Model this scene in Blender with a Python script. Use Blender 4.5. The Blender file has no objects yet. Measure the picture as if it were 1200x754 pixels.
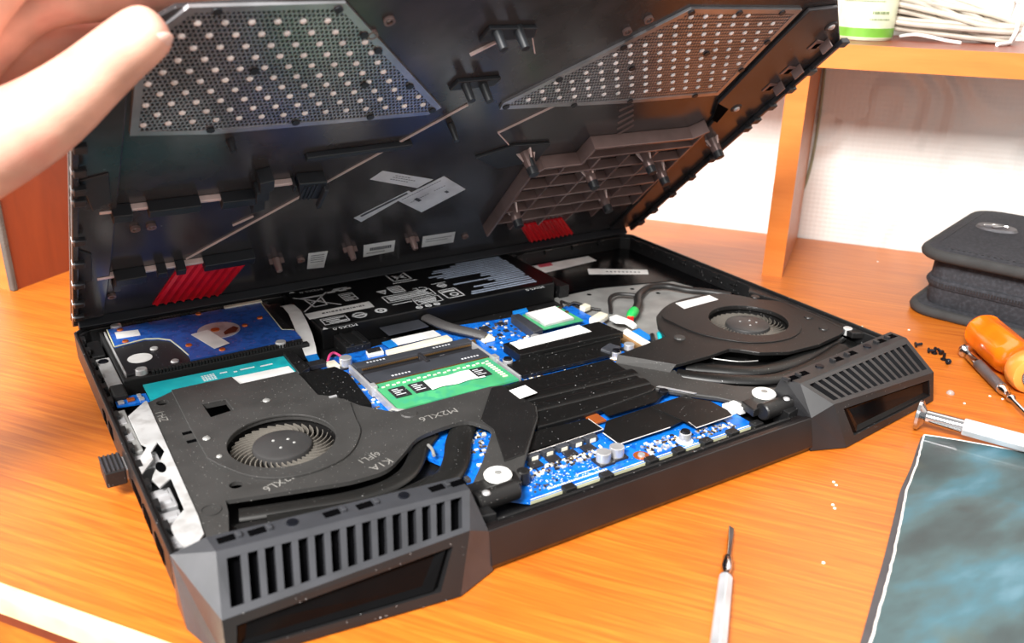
import bpy, bmesh, math, random
from mathutils import Vector, Matrix
from mathutils.geometry import tessellate_polygon

scene = bpy.context.scene
COL = scene.collection
MM = 0.001
random.seed(7)

# ---------------------------------------------------------------- camera
AX = Vector((1.90659810, -0.533136742, 0.383778887))
RW = Matrix.Rotation(AX.length, 3, AX.normalized())
cam = bpy.data.cameras.new('camera')
cam.sensor_width = 36.0
cam.sensor_fit = 'HORIZONTAL'
cam.lens = 1048.236 / 1200 * 36
cam.clip_start = 0.01
cam.clip_end = 50
cam.dof.use_dof = True
cam.dof.focus_distance = 0.50
cam.dof.aperture_fstop = 11
cam_o = bpy.data.objects.new('camera', cam)
COL.objects.link(cam_o)
m3 = RW.transposed() @ Matrix.Diagonal((1, -1, -1))
cam_o.matrix_world = Matrix.Translation(Vector((-40.977, -256.49, 235.805)) * MM) @ m3.to_4x4()
scene.camera = cam_o

# ---------------------------------------------------------------- world and light
world = bpy.data.worlds.new('room_light')
scene.world = world
world.use_nodes = True
bg = world.node_tree.nodes['Background']
bg.inputs['Color'].default_value = (1.0, 0.97, 0.94, 1)
bg.inputs['Strength'].default_value = 0.62

def area(name, loc, target, size, power, color):
    l = bpy.data.lights.new(name, 'AREA')
    l.shape = 'RECTANGLE'; l.size = size[0]; l.size_y = size[1]
    l.energy = power; l.color = color
    o = bpy.data.objects.new(name, l)
    COL.objects.link(o)
    o.location = loc
    o.rotation_euler = (Vector(target) - Vector(loc)).to_track_quat('-Z', 'Y').to_euler()
    return o
area('window_daylight', (-0.62, -0.48, 0.98), (0.2, 0.12, 0.0), (0.4, 0.4), 44, (1.0, 0.98, 0.95))
area('side_window', (-1.15, 0.62, 0.52), (0.1, 0.05, 0.05), (0.7, 0.8), 16, (1.0, 0.98, 0.96))

vs = scene.view_settings
vs.view_transform = 'Standard'
vs.look = 'None'
vs.exposure = 0.25
vs.gamma = 1.0
vs.use_curve_mapping = False

# ---------------------------------------------------------------- materials
def lin(c):
    c = c / 255.0
    return c / 12.92 if c <= 0.04045 else ((c + 0.055) / 1.055) ** 2.4
def rgb(r, g, b):
    return (lin(r), lin(g), lin(b), 1)

def mat(name, col, rough=0.5, metal=0.0, spec=0.5, speck=None, bump=None, coat=0.0, alt=None, trans=0.0):
    """col sRGB. speck=(colour, scale, threshold): light dust grains. alt=(colour, scale, lo, hi): noise blend."""
    m = bpy.data.materials.new(name)
    m.use_nodes = True
    nt = m.node_tree
    b = nt.nodes['Principled BSDF']
    b.inputs['Roughness'].default_value = rough
    b.inputs['Metallic'].default_value = metal
    b.inputs['Specular IOR Level'].default_value = spec
    b.inputs['Coat Weight'].default_value = coat
    b.inputs['Coat Roughness'].default_value = 0.12
    b.inputs['Transmission Weight'].default_value = trans
    tc = nt.nodes.new('ShaderNodeTexCoord')
    sock = None
    base = nt.nodes.new('ShaderNodeRGB')
    base.outputs[0].default_value = rgb(*col)
    sock = base.outputs[0]
    def blend(sock, colour, fac):
        mx = nt.nodes.new('ShaderNodeMix'); mx.data_type = 'RGBA'
        nt.links.new(fac, mx.inputs[0]); nt.links.new(sock, mx.inputs[6])
        mx.inputs[7].default_value = rgb(*colour)
        return mx.outputs[2]
    def ramp(fac, lo, hi):
        r = nt.nodes.new('ShaderNodeMapRange')
        nt.links.new(fac, r.inputs[0])
        r.inputs[1].default_value = lo; r.inputs[2].default_value = hi
        return r.outputs[0]
    # a gentle unevenness in every material
    n0 = nt.nodes.new('ShaderNodeTexNoise'); n0.inputs['Scale'].default_value = 60
    nt.links.new(tc.outputs['Object'], n0.inputs['Vector'])
    sock = blend(sock, tuple(min(255, int(c * 0.86)) for c in col), ramp(n0.outputs[0], 0.4, 0.75))
    if alt:
        n1 = nt.nodes.new('ShaderNodeTexNoise'); n1.inputs['Scale'].default_value = alt[1]
        n1.inputs['Detail'].default_value = 4
        nt.links.new(tc.outputs['Object'], n1.inputs['Vector'])
        sock = blend(sock, alt[0], ramp(n1.outputs[0], alt[2], alt[3]))
    if speck:
        n2 = nt.nodes.new('ShaderNodeTexNoise'); n2.inputs['Scale'].default_value = speck[1]
        n2.inputs['Detail'].default_value = 1
        nt.links.new(tc.outputs['Object'], n2.inputs['Vector'])
        sock = blend(sock, speck[0], ramp(n2.outputs[0], speck[2], speck[2] + 0.04))
    nt.links.new(sock, b.inputs['Base Color'])
    if bump:
        n3 = nt.nodes.new('ShaderNodeTexNoise'); n3.inputs['Scale'].default_value = bump[0]
        nt.links.new(tc.outputs['Object'], n3.inputs['Vector'])
        bp = nt.nodes.new('ShaderNodeBump'); bp.inputs['Strength'].default_value = bump[1]
        bp.inputs['Distance'].default_value = bump[2]
        nt.links.new(n3.outputs[0], bp.inputs['Height'])
        nt.links.new(bp.outputs[0], b.inputs['Normal'])
    return m

def wood(name, c1, c2, c3, rough, axis_scale, coat=0.35):
    m = bpy.data.materials.new(name); m.use_nodes = True
    nt = m.node_tree; b = nt.nodes['Principled BSDF']
    tc = nt.nodes.new('ShaderNodeTexCoord')
    mp = nt.nodes.new('ShaderNodeMapping'); mp.inputs['Scale'].default_value = axis_scale
    nt.links.new(tc.outputs['Object'], mp.inputs['Vector'])
    n = nt.nodes.new('ShaderNodeTexNoise'); n.inputs['Scale'].default_value = 1.0
    n.inputs['Detail'].default_value = 7; n.inputs['Roughness'].default_value = 0.62
    n.inputs['Distortion'].default_value = 0.6
    nt.links.new(mp.outputs[0], n.inputs['Vector'])
    cr = nt.nodes.new('ShaderNodeValToRGB')
    cr.color_ramp.elements[0].position = 0.30; cr.color_ramp.elements[0].color = rgb(*c1)
    cr.color_ramp.elements[1].position = 0.72; cr.color_ramp.elements[1].color = rgb(*c3)
    e = cr.color_ramp.elements.new(0.5); e.color = rgb(*c2)
    nt.links.new(n.outputs[0], cr.inputs[0])
    nt.links.new(cr.outputs[0], b.inputs['Base Color'])
    b.inputs['Roughness'].default_value = rough
    b.inputs['Coat Weight'].default_value = coat
    b.inputs['Coat Roughness'].default_value = 0.3
    bp = nt.nodes.new('ShaderNodeBump'); bp.inputs['Strength'].default_value = 0.12
    bp.inputs['Distance'].default_value = 0.0005
    nt.links.new(n.outputs[0], bp.inputs['Height']); nt.links.new(bp.outputs[0], b.inputs['Normal'])
    return m

DUST = (150, 150, 150)
M = {
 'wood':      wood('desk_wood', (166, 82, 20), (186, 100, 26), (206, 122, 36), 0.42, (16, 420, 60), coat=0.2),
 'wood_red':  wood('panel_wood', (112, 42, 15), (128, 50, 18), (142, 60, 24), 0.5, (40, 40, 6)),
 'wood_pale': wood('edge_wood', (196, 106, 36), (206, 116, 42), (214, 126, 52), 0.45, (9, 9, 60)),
 'edge_glare': mat('front_edge_glare', (250, 214, 160), 0.35),  # cream colour paints in the glare along the desk's rounded front edge
 'edge_dark': mat('raw_edge', (92, 84, 78), 0.8, bump=(900, 0.5, 0.001)),
 'shell':     mat('shell_black_plastic', (22, 22, 23), 0.42, speck=(DUST, 900, 0.74), bump=(1500, 0.12, 0.0003)),
 'shell_in':  mat('inner_black_plastic', (17, 17, 18), 0.5, speck=(DUST, 1100, 0.73)),
 'side':      mat('side_dark_plastic', (27, 23, 23), 0.3),
 'vent_grey': mat('vent_plastic_lit', (56, 57, 61), 0.27, bump=(2500, 0.1, 0.0002)),  # same vent plastic as the dark one, toned lighter for facing the light
 'vent_dark': mat('vent_black_plastic', (36, 36, 38), 0.34, bump=(2500, 0.1, 0.0002)),
 'gloss':     mat('gloss_black', (8, 8, 9), 0.22, spec=0.1),
 'void':      mat('vent_void', (4, 4, 5), 0.9, spec=0.02),
 'shroud':    mat('shroud_grey_metal', (62, 61, 60), 0.46, 0.2, speck=((165, 163, 160), 1300, 0.735), bump=(2600, 0.15, 0.0002)),
 'shroud_d':  mat('shroud_black', (27, 26, 26), 0.42, 0.1, speck=((140, 138, 135), 1200, 0.735), bump=(2600, 0.12, 0.0002)),
 'pipe':      mat('painted_heat_pipe', (36, 35, 34), 0.36, 0.35, speck=(DUST, 1200, 0.745)),
 'film':      mat('black_film', (14, 14, 14), 0.4, speck=((170, 170, 170), 1000, 0.75)),
 'film_edge': mat('film_edge', (215, 210, 205), 0.5),
 'blade':     mat('fan_blade_plastic', (112, 107, 100), 0.35, 0.1),
 'hub':       mat('fan_hub_plastic', (56, 55, 55), 0.4),
 'battery':   mat('battery_black', (10, 10, 11), 0.38),
 'print':     mat('white_print', (225, 228, 230), 0.6),
 'print_blue': mat('pale_blue_print', (176, 190, 212), 0.6),
 'paper':     mat('label_paper', (238, 238, 236), 0.6),
 'paper_g':   mat('label_grey_paper', (206, 208, 212), 0.55),
 'ink':       mat('label_ink', (70, 70, 76), 0.6),
 'pcb_hdd':   mat('drive_board_blue', (44, 98, 188), 0.35, alt=((32, 74, 152), 260, 0.5, 0.62), speck=((150, 96, 150), 620, 0.68)),
 'pcb':       mat('mainboard_blue', (16, 112, 214), 0.32, alt=((12, 80, 170), 300, 0.5, 0.64), speck=((190, 216, 240), 800, 0.73)),
 'pcb_teal':  mat('daughterboard_teal', (28, 176, 184), 0.4, alt=((22, 160, 170), 90, 0.5, 0.6)),
 'pcb_green': mat('memory_green', (74, 168, 112), 0.38, alt=((60, 150, 112), 160, 0.5, 0.6)),
 'pcb_edge':  mat('board_edge', (205, 205, 170), 0.6),
 'blue_flex': mat('blue_stiffener', (20, 128, 214), 0.4),
 'teal_chip': mat('teal_patch', (40, 170, 170), 0.4),
 'chip':      mat('chip_black', (38, 37, 40), 0.45, speck=((120, 120, 124), 700, 0.72)),
 'socket':    mat('socket_grey', (58, 60, 66), 0.4),
 'gold':      mat('contact_gold', (196, 150, 92), 0.35, 0.9),
 'copper':    mat('copper_pad', (210, 110, 52), 0.35, 0.6),
 'steel':     mat('steel', (208, 208, 210), 0.3, 0.55),
 'alu':       mat('aluminium_plate', (216, 216, 216), 0.42, 0.45, alt=((180, 178, 176), 120, 0.5, 0.7)),
 'alu_d':     mat('grey_metal_plate', (160, 160, 158), 0.4, 0.3, alt=((140, 140, 138), 60, 0.45, 0.7)),
 'white':     mat('white_plastic', (240, 240, 236), 0.45),
 'cream':     mat('cream_connector', (232, 226, 206), 0.5),
 'green':     mat('green_plug', (40, 190, 90), 0.4),
 'red':       mat('red_insert', (236, 18, 34), 0.38),
 'pink':      mat('pink_wire', (225, 70, 130), 0.5),
 'rubber':    mat('black_rubber', (20, 20, 21), 0.7, bump=(900, 0.2, 0.0004)),
 'cable':     mat('cable_black', (30, 29, 29), 0.45),
 'sleeve':    mat('cable_sleeve', (72, 70, 70), 0.5, bump=(1600, 0.5, 0.0006)),
 'cover':     mat('cover_dark_plastic', (66, 64, 66), 0.22, 0.25, alt=((54, 52, 54), 30, 0.45, 0.65), speck=((120, 118, 118), 900, 0.76)),
 'cover_b':   mat('cover_black_clip', (30, 33, 38), 0.45),
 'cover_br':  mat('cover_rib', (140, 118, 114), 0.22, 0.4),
 'rib_lit':   mat('cover_ledge_lit', (232, 208, 202), 0.3, 0.2),  # light caught by ledges, ribs and fins, put into the base colour
 'mesh':      mat('perforated_metal', (176, 176, 180), 0.3, 0.75),
 'dot':       mat('mesh_glint_dot', (250, 250, 250), 0.35, 0.0),  # white tone paints the light glinting off the dots
 'wall':      None,
 'fabric':    mat('pouch_nylon', (44, 45, 50), 0.85, bump=(2200, 0.5, 0.0008), alt=((56, 57, 63), 400, 0.45, 0.65)),
 'piping':    mat('pouch_piping', (58, 58, 58), 0.8, bump=(2600, 0.6, 0.0008)),
 'zip':       mat('zip_teeth', (34, 34, 37), 0.45),
 'orange':    mat('orange_handle', (248, 116, 16), 0.22, coat=0.5),
 'orange_l':  mat('orange_collar', (250, 150, 66), 0.25, coat=0.4),
 'chrome':    mat('chrome', (205, 205, 208), 0.12, 1.0),
 'chrome_d':  mat('knurled_steel', (130, 130, 134), 0.4, 0.9, bump=(3000, 0.8, 0.0006)),
 'satin':     mat('satin_handle', (225, 226, 230), 0.32, 0.55),
 'screw':     mat('screw_black', (36, 38, 46), 0.3, 0.7),
 'cup_white': mat('tin_white', (216, 224, 192), 0.35),
 'cup_green': mat('tin_green', (112, 172, 56), 0.4),
 'cup_text':  mat('tin_print', (112, 132, 84), 0.5),
 'cord':      mat('white_cord', (196, 186, 172), 0.5),
 'cord_g':    mat('wall_cord', (150, 148, 120), 0.6),
 'skin':      mat('skin', (232, 182, 160), 0.45, alt=((222, 150, 132), 40, 0.45, 0.7), bump=(700, 0.15, 0.0005)),
 'nail':      mat('nail', (240, 200, 186), 0.3),
 'crumb':     mat('crumb', (235, 230, 222), 0.7),
 'clear':     mat('clear_bead', (220, 200, 190), 0.15, trans=0.5),
 'mat_edge':  mat('frayed_white_edge', (225, 220, 214), 0.85),
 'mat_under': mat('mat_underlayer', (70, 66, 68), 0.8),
}
m = bpy.data.materials.new('embossed_wallpaper'); m.use_nodes = True
nt = m.node_tree; b = nt.nodes['Principled BSDF']
b.inputs['Base Color'].default_value = rgb(236, 234, 229); b.inputs['Roughness'].default_value = 0.75
tc = nt.nodes.new('ShaderNodeTexCoord')
sx = nt.nodes.new('ShaderNodeSeparateXYZ'); nt.links.new(tc.outputs['Object'], sx.inputs[0])
def mth(op, a, bb=None):
    n = nt.nodes.new('ShaderNodeMath'); n.operation = op
    for i, s in enumerate((a, bb)):
        if s is None: continue
        if isinstance(s, (int, float)): n.inputs[i].default_value = s
        else: nt.links.new(s, n.inputs[i])
    return n.outputs[0]
g = mth('ADD', mth('SINE', mth('MULTIPLY', sx.outputs[0], 1500.0)), mth('SINE', mth('MULTIPLY', sx.outputs[2], 1500.0)))
nz = nt.nodes.new('ShaderNodeTexNoise'); nz.inputs['Scale'].default_value = 9.0; nz.inputs['Detail'].default_value = 0.5
nt.links.new(tc.outputs['Object'], nz.inputs['Vector'])
sw = mth('SINE', mth('MULTIPLY', nz.outputs[0], 62.0))
nm = nt.nodes.new('ShaderNodeTexNoise'); nm.inputs['Scale'].default_value = 6.0
nt.links.new(tc.outputs['Object'], nm.inputs['Vector'])
msk = mth('GREATER_THAN', nm.outputs[0], 0.5)
hgt = mth('ADD', mth('MULTIPLY', mth('MULTIPLY', sw, msk), 2.0), mth('MULTIPLY', g, 0.12))
bp = nt.nodes.new('ShaderNodeBump'); bp.inputs['Strength'].default_value = 0.5; bp.inputs['Distance'].default_value = 0.0014
nt.links.new(hgt, bp.inputs['Height']); nt.links.new(bp.outputs[0], b.inputs['Normal'])
M['wall'] = m

# teal printed fabric: the print is the thing's own colour
m = bpy.data.materials.new('teal_cloud_print'); m.use_nodes = True
nt = m.node_tree; b = nt.nodes['Principled BSDF']; b.inputs['Roughness'].default_value = 0.5
b.inputs['Coat Weight'].default_value = 0.15
tc = nt.nodes.new('ShaderNodeTexCoord')
mp = nt.nodes.new('ShaderNodeMapping'); mp.inputs['Scale'].default_value = (10, 26, 10)
mp.inputs['Rotation'].default_value = (0, 0, math.radians(-50))
nt.links.new(tc.outputs['Object'], mp.inputs['Vector'])
n = nt.nodes.new('ShaderNodeTexNoise'); n.inputs['Scale'].default_value = 1.4; n.inputs['Detail'].default_value = 5
nt.links.new(mp.outputs[0], n.inputs['Vector'])
cr = nt.nodes.new('ShaderNodeValToRGB')
cr.color_ramp.elements[0].position = 0.28; cr.color_ramp.elements[0].color = rgb(34, 42, 44)
cr.color_ramp.elements[1].position = 0.76; cr.color_ramp.elements[1].color = rgb(92, 128, 144)
for p_, c_ in ((0.42, (48, 64, 66)), (0.52, (58, 82, 86)), (0.6, (56, 96, 108))):
    e = cr.color_ramp.elements.new(p_); e.color = rgb(*c_)
nt.links.new(n.outputs[0], cr.inputs[0])
n2 = nt.nodes.new('ShaderNodeTexNoise'); n2.inputs['Scale'].default_value = 20; nt.links.new(tc.outputs['Object'], n2.inputs['Vector'])
r2 = nt.nodes.new('ShaderNodeMapRange'); nt.links.new(n2.outputs[0], r2.inputs[0])
r2.inputs[1].default_value = 0.6; r2.inputs[2].default_value = 0.8; r2.inputs[4].default_value = 0.6
mx = nt.nodes.new('ShaderNodeMix'); mx.data_type = 'RGBA'
nt.links.new(r2.outputs[0], mx.inputs[0]); nt.links.new(cr.outputs[0], mx.inputs[6]); mx.inputs[7].default_value = rgb(88, 82, 50)
nt.links.new(mx.outputs[2], b.inputs['Base Color'])
M['print_mat'] = m

# ---------------------------------------------------------------- mesh helpers (all lengths in mm)
def area2(p):
    return sum(p[i][0] * p[(i + 1) % len(p)][1] - p[(i + 1) % len(p)][0] * p[i][1] for i in range(len(p)))
def ccw(p):
    p = [tuple(q) for q in p]
    return p if area2(p) > 0 else p[::-1]
def circle(x, y, r, n=24, ry=None, a0=0.0):
    ry = r if ry is None else ry
    return [(x + r * math.cos(a0 + 2 * math.pi * i / n), y + ry * math.sin(a0 + 2 * math.pi * i / n)) for i in range(n)]
def rect(x0, y0, x1, y1):
    return [(x0, y0), (x1, y0), (x1, y1), (x0, y1)]
def inset(p, d):
    """move each edge of a convex-ish polygon inwards by d"""
    p = ccw(p); n = len(p); out = []
    for i in range(n):
        a, b_, c = Vector(p[i - 1]), Vector(p[i]), Vector(p[(i + 1) % n])
        e1 = (b_ - a).normalized(); e2 = (c - b_).normalized()
        n1 = Vector((-e1.y, e1.x)); n2 = Vector((-e2.y, e2.x))
        k = n1 + n2
        if k.length < 1e-6: k = n1.copy()
        k = k / max(0.3, k.dot(n1))
        out.append((b_.x + k.x * d, b_.y + k.y * d))
    return out
def smooth(pts, k=6, closed=False):
    P = [Vector(q) for q in pts]; n = len(P); out = []
    rng = range(n if closed else n - 1)
    for i in rng:
        p0 = P[(i - 1) % n] if closed or i > 0 else P[0]
        p1 = P[i]; p2 = P[(i + 1) % n]
        p3 = P[(i + 2) % n] if closed or i + 2 < n else P[-1]
        for j in range(k):
            t = j / k
            out.append(0.5 * ((2 * p1) + (p2 - p0) * t + (2 * p0 - 5 * p1 + 4 * p2 - p3) * t * t + (3 * p1 - p0 - 3 * p2 + p3) * t ** 3))
    if not closed: out.append(P[-1])
    return out

class MB:
    def __init__(s):
        s.v = []; s.f = []
    def add(s, vs, fs):
        o = len(s.v); s.v += [tuple(q) for q in vs]; s.f += [tuple(i + o for i in f) for f in fs]
        return s
    def box(s, x0, y0, z0, x1, y1, z1):
        return s.prism(rect(x0, y0, x1, y1), z0, z1)
    def hexa(s, b4, t4):
        return s.add(list(b4) + list(t4), [(3, 2, 1, 0), (4, 5, 6, 7), (0, 1, 5, 4), (1, 2, 6, 5), (2, 3, 7, 6), (3, 0, 4, 7)])
    def prism(s, poly, z0, z1, holes=(), top=None):
        poly = ccw(poly); n = len(poly)
        if not holes:
            tp = ccw(top) if top else poly
            vs = [(x, y, z0) for x, y in poly] + [(x, y, z1) for x, y in tp]
            fs = [tuple(range(n))[::-1], tuple(range(n, 2 * n))]
            fs += [(i, (i + 1) % n, n + (i + 1) % n, n + i) for i in range(n)]
            return s.add(vs, fs)
        loops = [poly] + [ccw(h)[::-1] for h in holes]
        flat = [q for l in loops for q in l]; N = len(flat)
        tris = tessellate_polygon([[Vector((x, y, 0)) for x, y in l] for l in loops])
        fs = []
        for a, b_, c in tris:
            A, B_, C_ = flat[a], flat[b_], flat[c]
            if (B_[0] - A[0]) * (C_[1] - A[1]) - (B_[1] - A[1]) * (C_[0] - A[0]) < 0: b_, c = c, b_
            fs.append((N + a, N + b_, N + c)); fs.append((c, b_, a))
        o = 0
        for l in loops:
            k = len(l)
            fs += [(o + i, o + (i + 1) % k, N + o + (i + 1) % k, N + o + i) for i in range(k)]
            o += k
        return s.add([(x, y, z0) for x, y in flat] + [(x, y, z1) for x, y in flat], fs)
    def cyl(s, x, y, z0, z1, r, r1=None, n=20):
        return s.prism(circle(x, y, r, n), z0, z1, top=circle(x, y, r if r1 is None else r1, n))
    def tube(s, path, r, rz=None, n=10, k=1, radii=None):
        P = smooth(path, k) if k > 1 else [Vector(q) for q in path]
        rz = r if rz is None else rz
        vs = []; L = len(P); side = None
        for i, p in enumerate(P):
            t = (P[min(i + 1, L - 1)] - P[max(i - 1, 0)]).normalized()
            if abs(t.z) < 0.95 or side is None:
                sd = t.cross(Vector((0, 0, 1)))
                if sd.length < 1e-4: sd = Vector((1, 0, 0))
                sd.normalize()
                if side is not None and sd.dot(side) < 0 and abs(t.z) > 0.6: sd = -sd
                side = sd
            sd = (side - t * side.dot(t)).normalized()
            up = sd.cross(t)
            q = radii[i * len(radii) // L] if radii else 1.0
            for j in range(n):
                a = 2 * math.pi * j / n
                vs.append(p + sd * (r * q * math.cos(a)) + up * (rz * q * math.sin(a)))
        fs = []
        for i in range(L - 1):
            for j in range(n):
                fs.append((i * n + j, i * n + (j + 1) % n, (i + 1) * n + (j + 1) % n, (i + 1) * n + j))
        fs.append(tuple(range(n))[::-1]); fs.append(tuple(range((L - 1) * n, L * n)))
        return s.add(vs, fs)
    def lathe(s, prof, p0, axis, n=24):
        """prof: (distance along axis, radius)"""
        a = Vector(axis).normalized(); p0 = Vector(p0)
        e1 = a.orthogonal().normalized(); e2 = a.cross(e1)
        vs = []; L = len(prof)
        for d, r in prof:
            for j in range(n):
                w = 2 * math.pi * j / n
                vs.append(p0 + a * d + (e1 * math.cos(w) + e2 * math.sin(w)) * r)
        fs = [(i * n + j, i * n + (j + 1) % n, (i + 1) * n + (j + 1) % n, (i + 1) * n + j) for i in range(L - 1) for j in range(n)]
        fs.append(tuple(range(n))[::-1]); fs.append(tuple(range((L - 1) * n, L * n)))
        return s.add(vs, fs)
    def dome(s, x, y, z, r, h, n=8):
        vs = []; 
        for k in range(3):
            a = k * math.pi / 6
            vs += [(x + r * math.cos(a) * math.cos(2 * math.pi * j / n), y + r * math.cos(a) * math.sin(2 * math.pi * j / n), z + h * math.sin(a)) for j in range(n)]
        vs.append((x, y, z + h))
        fs = [(k * n + j, k * n + (j + 1) % n, (k + 1) * n + (j + 1) % n, (k + 1) * n + j) for k in range(2) for j in range(n)]
        fs += [(2 * n + j, 2 * n + (j + 1) % n, 3 * n) for j in range(n)]
        return s.add(vs, fs)
    def text(s, body, size, x, y, z, rot=0.0, thick=0.05, sx=1.0, shear=0.0):
        cu = bpy.data.curves.new('t', 'FONT'); cu.body = body; cu.size = size; cu.extrude = 0
        cu.resolution_u = 2
        ob = bpy.data.objects.new('t', cu); COL.objects.link(ob)
        me = bpy.data.meshes.new_from_object(ob)
        ca, sa = math.cos(rot), math.sin(rot)
        vs = [(x + (v.co.x * sx) * ca - v.co.y * sa, y + (v.co.x * sx) * sa + v.co.y * ca, z) for v in me.vertices]
        s.add(vs, [tuple(p.vertices) for p in me.polygons])
        bpy.data.objects.remove(ob); bpy.data.curves.remove(cu); bpy.data.meshes.remove(me)
        return s
    def mirror_x(s, c):
        s.v = [(c - x, y, z) for x, y, z in s.v]; s.f = [f[::-1] for f in s.f]
        return s
    def mesh(s, name, mat_, smooth_=False):
        me = bpy.data.meshes.new(name)
        me.from_pydata([(x * MM, y * MM, z * MM) for x, y, z in s.v], [], s.f)
        me.materials.append(mat_ if not isinstance(mat_, str) else M[mat_])
        if smooth_:
            me.polygons.foreach_set('use_smooth', [True] * len(me.polygons))
            me.update()
            me.set_sharp_from_angle(angle=math.radians(40))
        me.update()
        return me
    def build(s, name, mat_, parent=None, bevel=0.0, smooth_=False, kind=None, loc=None, rot=None):
        o = bpy.data.objects.new(name, s.mesh(name, mat_, smooth_))
        COL.objects.link(o)
        o.parent = parent
        if loc: o.location = Vector(loc) * MM
        if rot: o.rotation_euler = rot
        if kind: o['kind'] = kind
        if bevel:
            bv = o.modifiers.new('bevel', 'BEVEL'); bv.width = bevel * MM; bv.segments = 2
            bv.limit_method = 'ANGLE'; bv.angle_limit = math.radians(35)
        return o
def inst(name, me, parent, loc=(0, 0, 0), rot=(0, 0, 0)):
    o = bpy.data.objects.new(name, me); COL.objects.link(o); o.parent = parent
    o.location = Vector(loc) * MM; o.rotation_euler = rot
    return o
def thing(name, label, cat, loc=(0, 0, 0), rot=(0, 0, 0), group=None):
    o = bpy.data.objects.new(name, None); COL.objects.link(o)
    o.empty_display_size = 0.02
    o.location = Vector(loc) * MM; o.rotation_euler = rot
    tag(o, label, cat, group)
    return o
def tag(o, label, cat, group=None):
    o['label'] = label; o['category'] = cat
    if group: o['group'] = group
    return o
def struct(o):
    o['kind'] = 'structure'; return o
def quadplate(mb, q, z0, z1):
    return mb.prism(q, z0, z1)
PI = math.pi
DY = -0.9445845626910327     # desk's turn against the laptop

# ================================================================ setting
DROT = (0, 0, DY)
mb = MB().box(-1300, 652, -730, 1600, 662, 1300)
struct(mb.build('wall_back', 'wall', rot=DROT))
mb = MB().box(-1300, -1200, -742, 1600, 652, -730)
struct(mb.build('floor', mat('floor_boards', (96, 74, 58), 0.5), rot=DROT))

# ---------------------------------------------------------------- desk with hutch
desk = thing('desk', 'orange wood-grain desk with rounded front edge and hutch shelf against wall', 'desk', rot=DROT)
def uprofile(prof, u0, u1):
    """profile of (v,z) points extruded along u"""
    n = len(prof)
    vs = [(u0, v, z) for v, z in prof] + [(u1, v, z) for v, z in prof]
    fs = [tuple(range(n)), tuple(range(2 * n - 1, n - 1, -1))] + [(i, n + i, n + (i + 1) % n, (i + 1) % n) for i in range(n)]
    return MB().add(vs, fs)
def fixnormals(o):
    bm = bmesh.new(); bm.from_mesh(o.data); bmesh.ops.recalc_face_normals(bm, faces=bm.faces); bm.to_mesh(o.data); bm.free()
    return o
fixnormals(uprofile([(10.5, 0), (650, 0), (650, -18), (10.5, -18)], -406, 760).build('desktop', 'wood', desk))
fixnormals(uprofile([(10.5, 0), (9.4, -0.15), (8.2, -0.6), (7.1, -1.4), (6.4, -2.4), (6, -3.6), (6, -11), (10.5, -11)], -406, 760).build('front_edge', 'edge_glare', desk, smooth_=True))
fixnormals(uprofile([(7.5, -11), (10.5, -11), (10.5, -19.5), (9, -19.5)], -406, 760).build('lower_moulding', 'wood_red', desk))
MB().box(-400, 14, -110, 740, 32, -18).build('apron', 'wood', desk)
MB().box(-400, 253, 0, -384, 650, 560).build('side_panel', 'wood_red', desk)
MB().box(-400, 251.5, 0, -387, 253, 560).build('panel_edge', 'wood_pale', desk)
o = MB().box(-387.5, 250.5, 0, -382.5, 254.5, 560).build('edge_seal', 'edge_dark', desk, bevel=1)
MB().box(117.2, 529.2, 0, 133, 650, 164).build('upright_panel', 'wood', desk)
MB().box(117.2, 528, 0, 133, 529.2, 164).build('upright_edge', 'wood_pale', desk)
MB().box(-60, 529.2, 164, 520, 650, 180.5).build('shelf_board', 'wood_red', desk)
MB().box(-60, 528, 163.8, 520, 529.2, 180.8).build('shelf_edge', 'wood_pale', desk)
for u in (-370, 700):
    for v in (40, 600):
        MB().box(u, v, -730, u + 45, v + 45, -18).build('desk_leg', 'wood', desk)

# thin grey wire that runs down the wall beside the upright
pth = [(134.5, 650, 163), (135.5, 650, 143), (136.5, 650, 110), (136, 650.2, 77), (134, 650.4, 55), (130.5, 650.4, 38), (128, 650.4, 10), (127, 650, 1)]
tag(MB().tube(pth, 1.3, n=8, k=5).build('wall_wire', 'cord_g', rot=DROT, smooth_=True), 'thin greenish grey wire hanging down the wallpaper beside the shelf upright', 'wire')

# white and green tin on the shelf
tin = thing('tin', 'white tin with green band standing on the hutch shelf', 'tin', rot=DROT)
tin.location = Matrix.Rotation(DY, 3, 'Z') @ Vector((0.164, 0.594, 0.1805))
def ring(prof, n=48):
    return MB().lathe(prof, (0, 0, 0), (0, 0, 1), n)
ring([(0, 18.6), (0.4, 19.6), (1.4, 20.0), (1.7, 20.4), (2.1, 20.6), (2.6, 20.6)]).build('base_rim', 'cup_white', tin, smooth_=True)
ring([(2.6, 20.7), (9.2, 20.9)]).build('green_band', 'cup_green', tin, smooth_=True)
ring([(9.2, 20.8), (100, 22.2), (112, 22.0), (118, 19.0), (130, 17.5)]).build('body', 'cup_white', tin, smooth_=True)
def wrap(mb, r, phi0, z0):
    mb.v = [((r + 0.15 + (z0 + y) * 0.0) * math.sin(phi0 + x / r), -(r + 0.15) * math.cos(phi0 + x / r), z0 + y) for x, y, z in mb.v]
    return mb
t = MB().text('OBL', 11, 0, 0, 0); wrap(t, 22.2, 0.05, 31.6).build('lettering', 'cup_text', tin)
t = MB()
for i in range(30): t.add([(i * 1.1, 0, 0), (i * 1.1 + 1.1, 0, 0), (i * 1.1 + 1.1, 0.35, 0), (i * 1.1, 0.35, 0)], [(0, 1, 2, 3)])
wrap(t, 21.6, -0.95, 28.4).build('printed_line', 'cup_text', tin)
t = MB()
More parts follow.
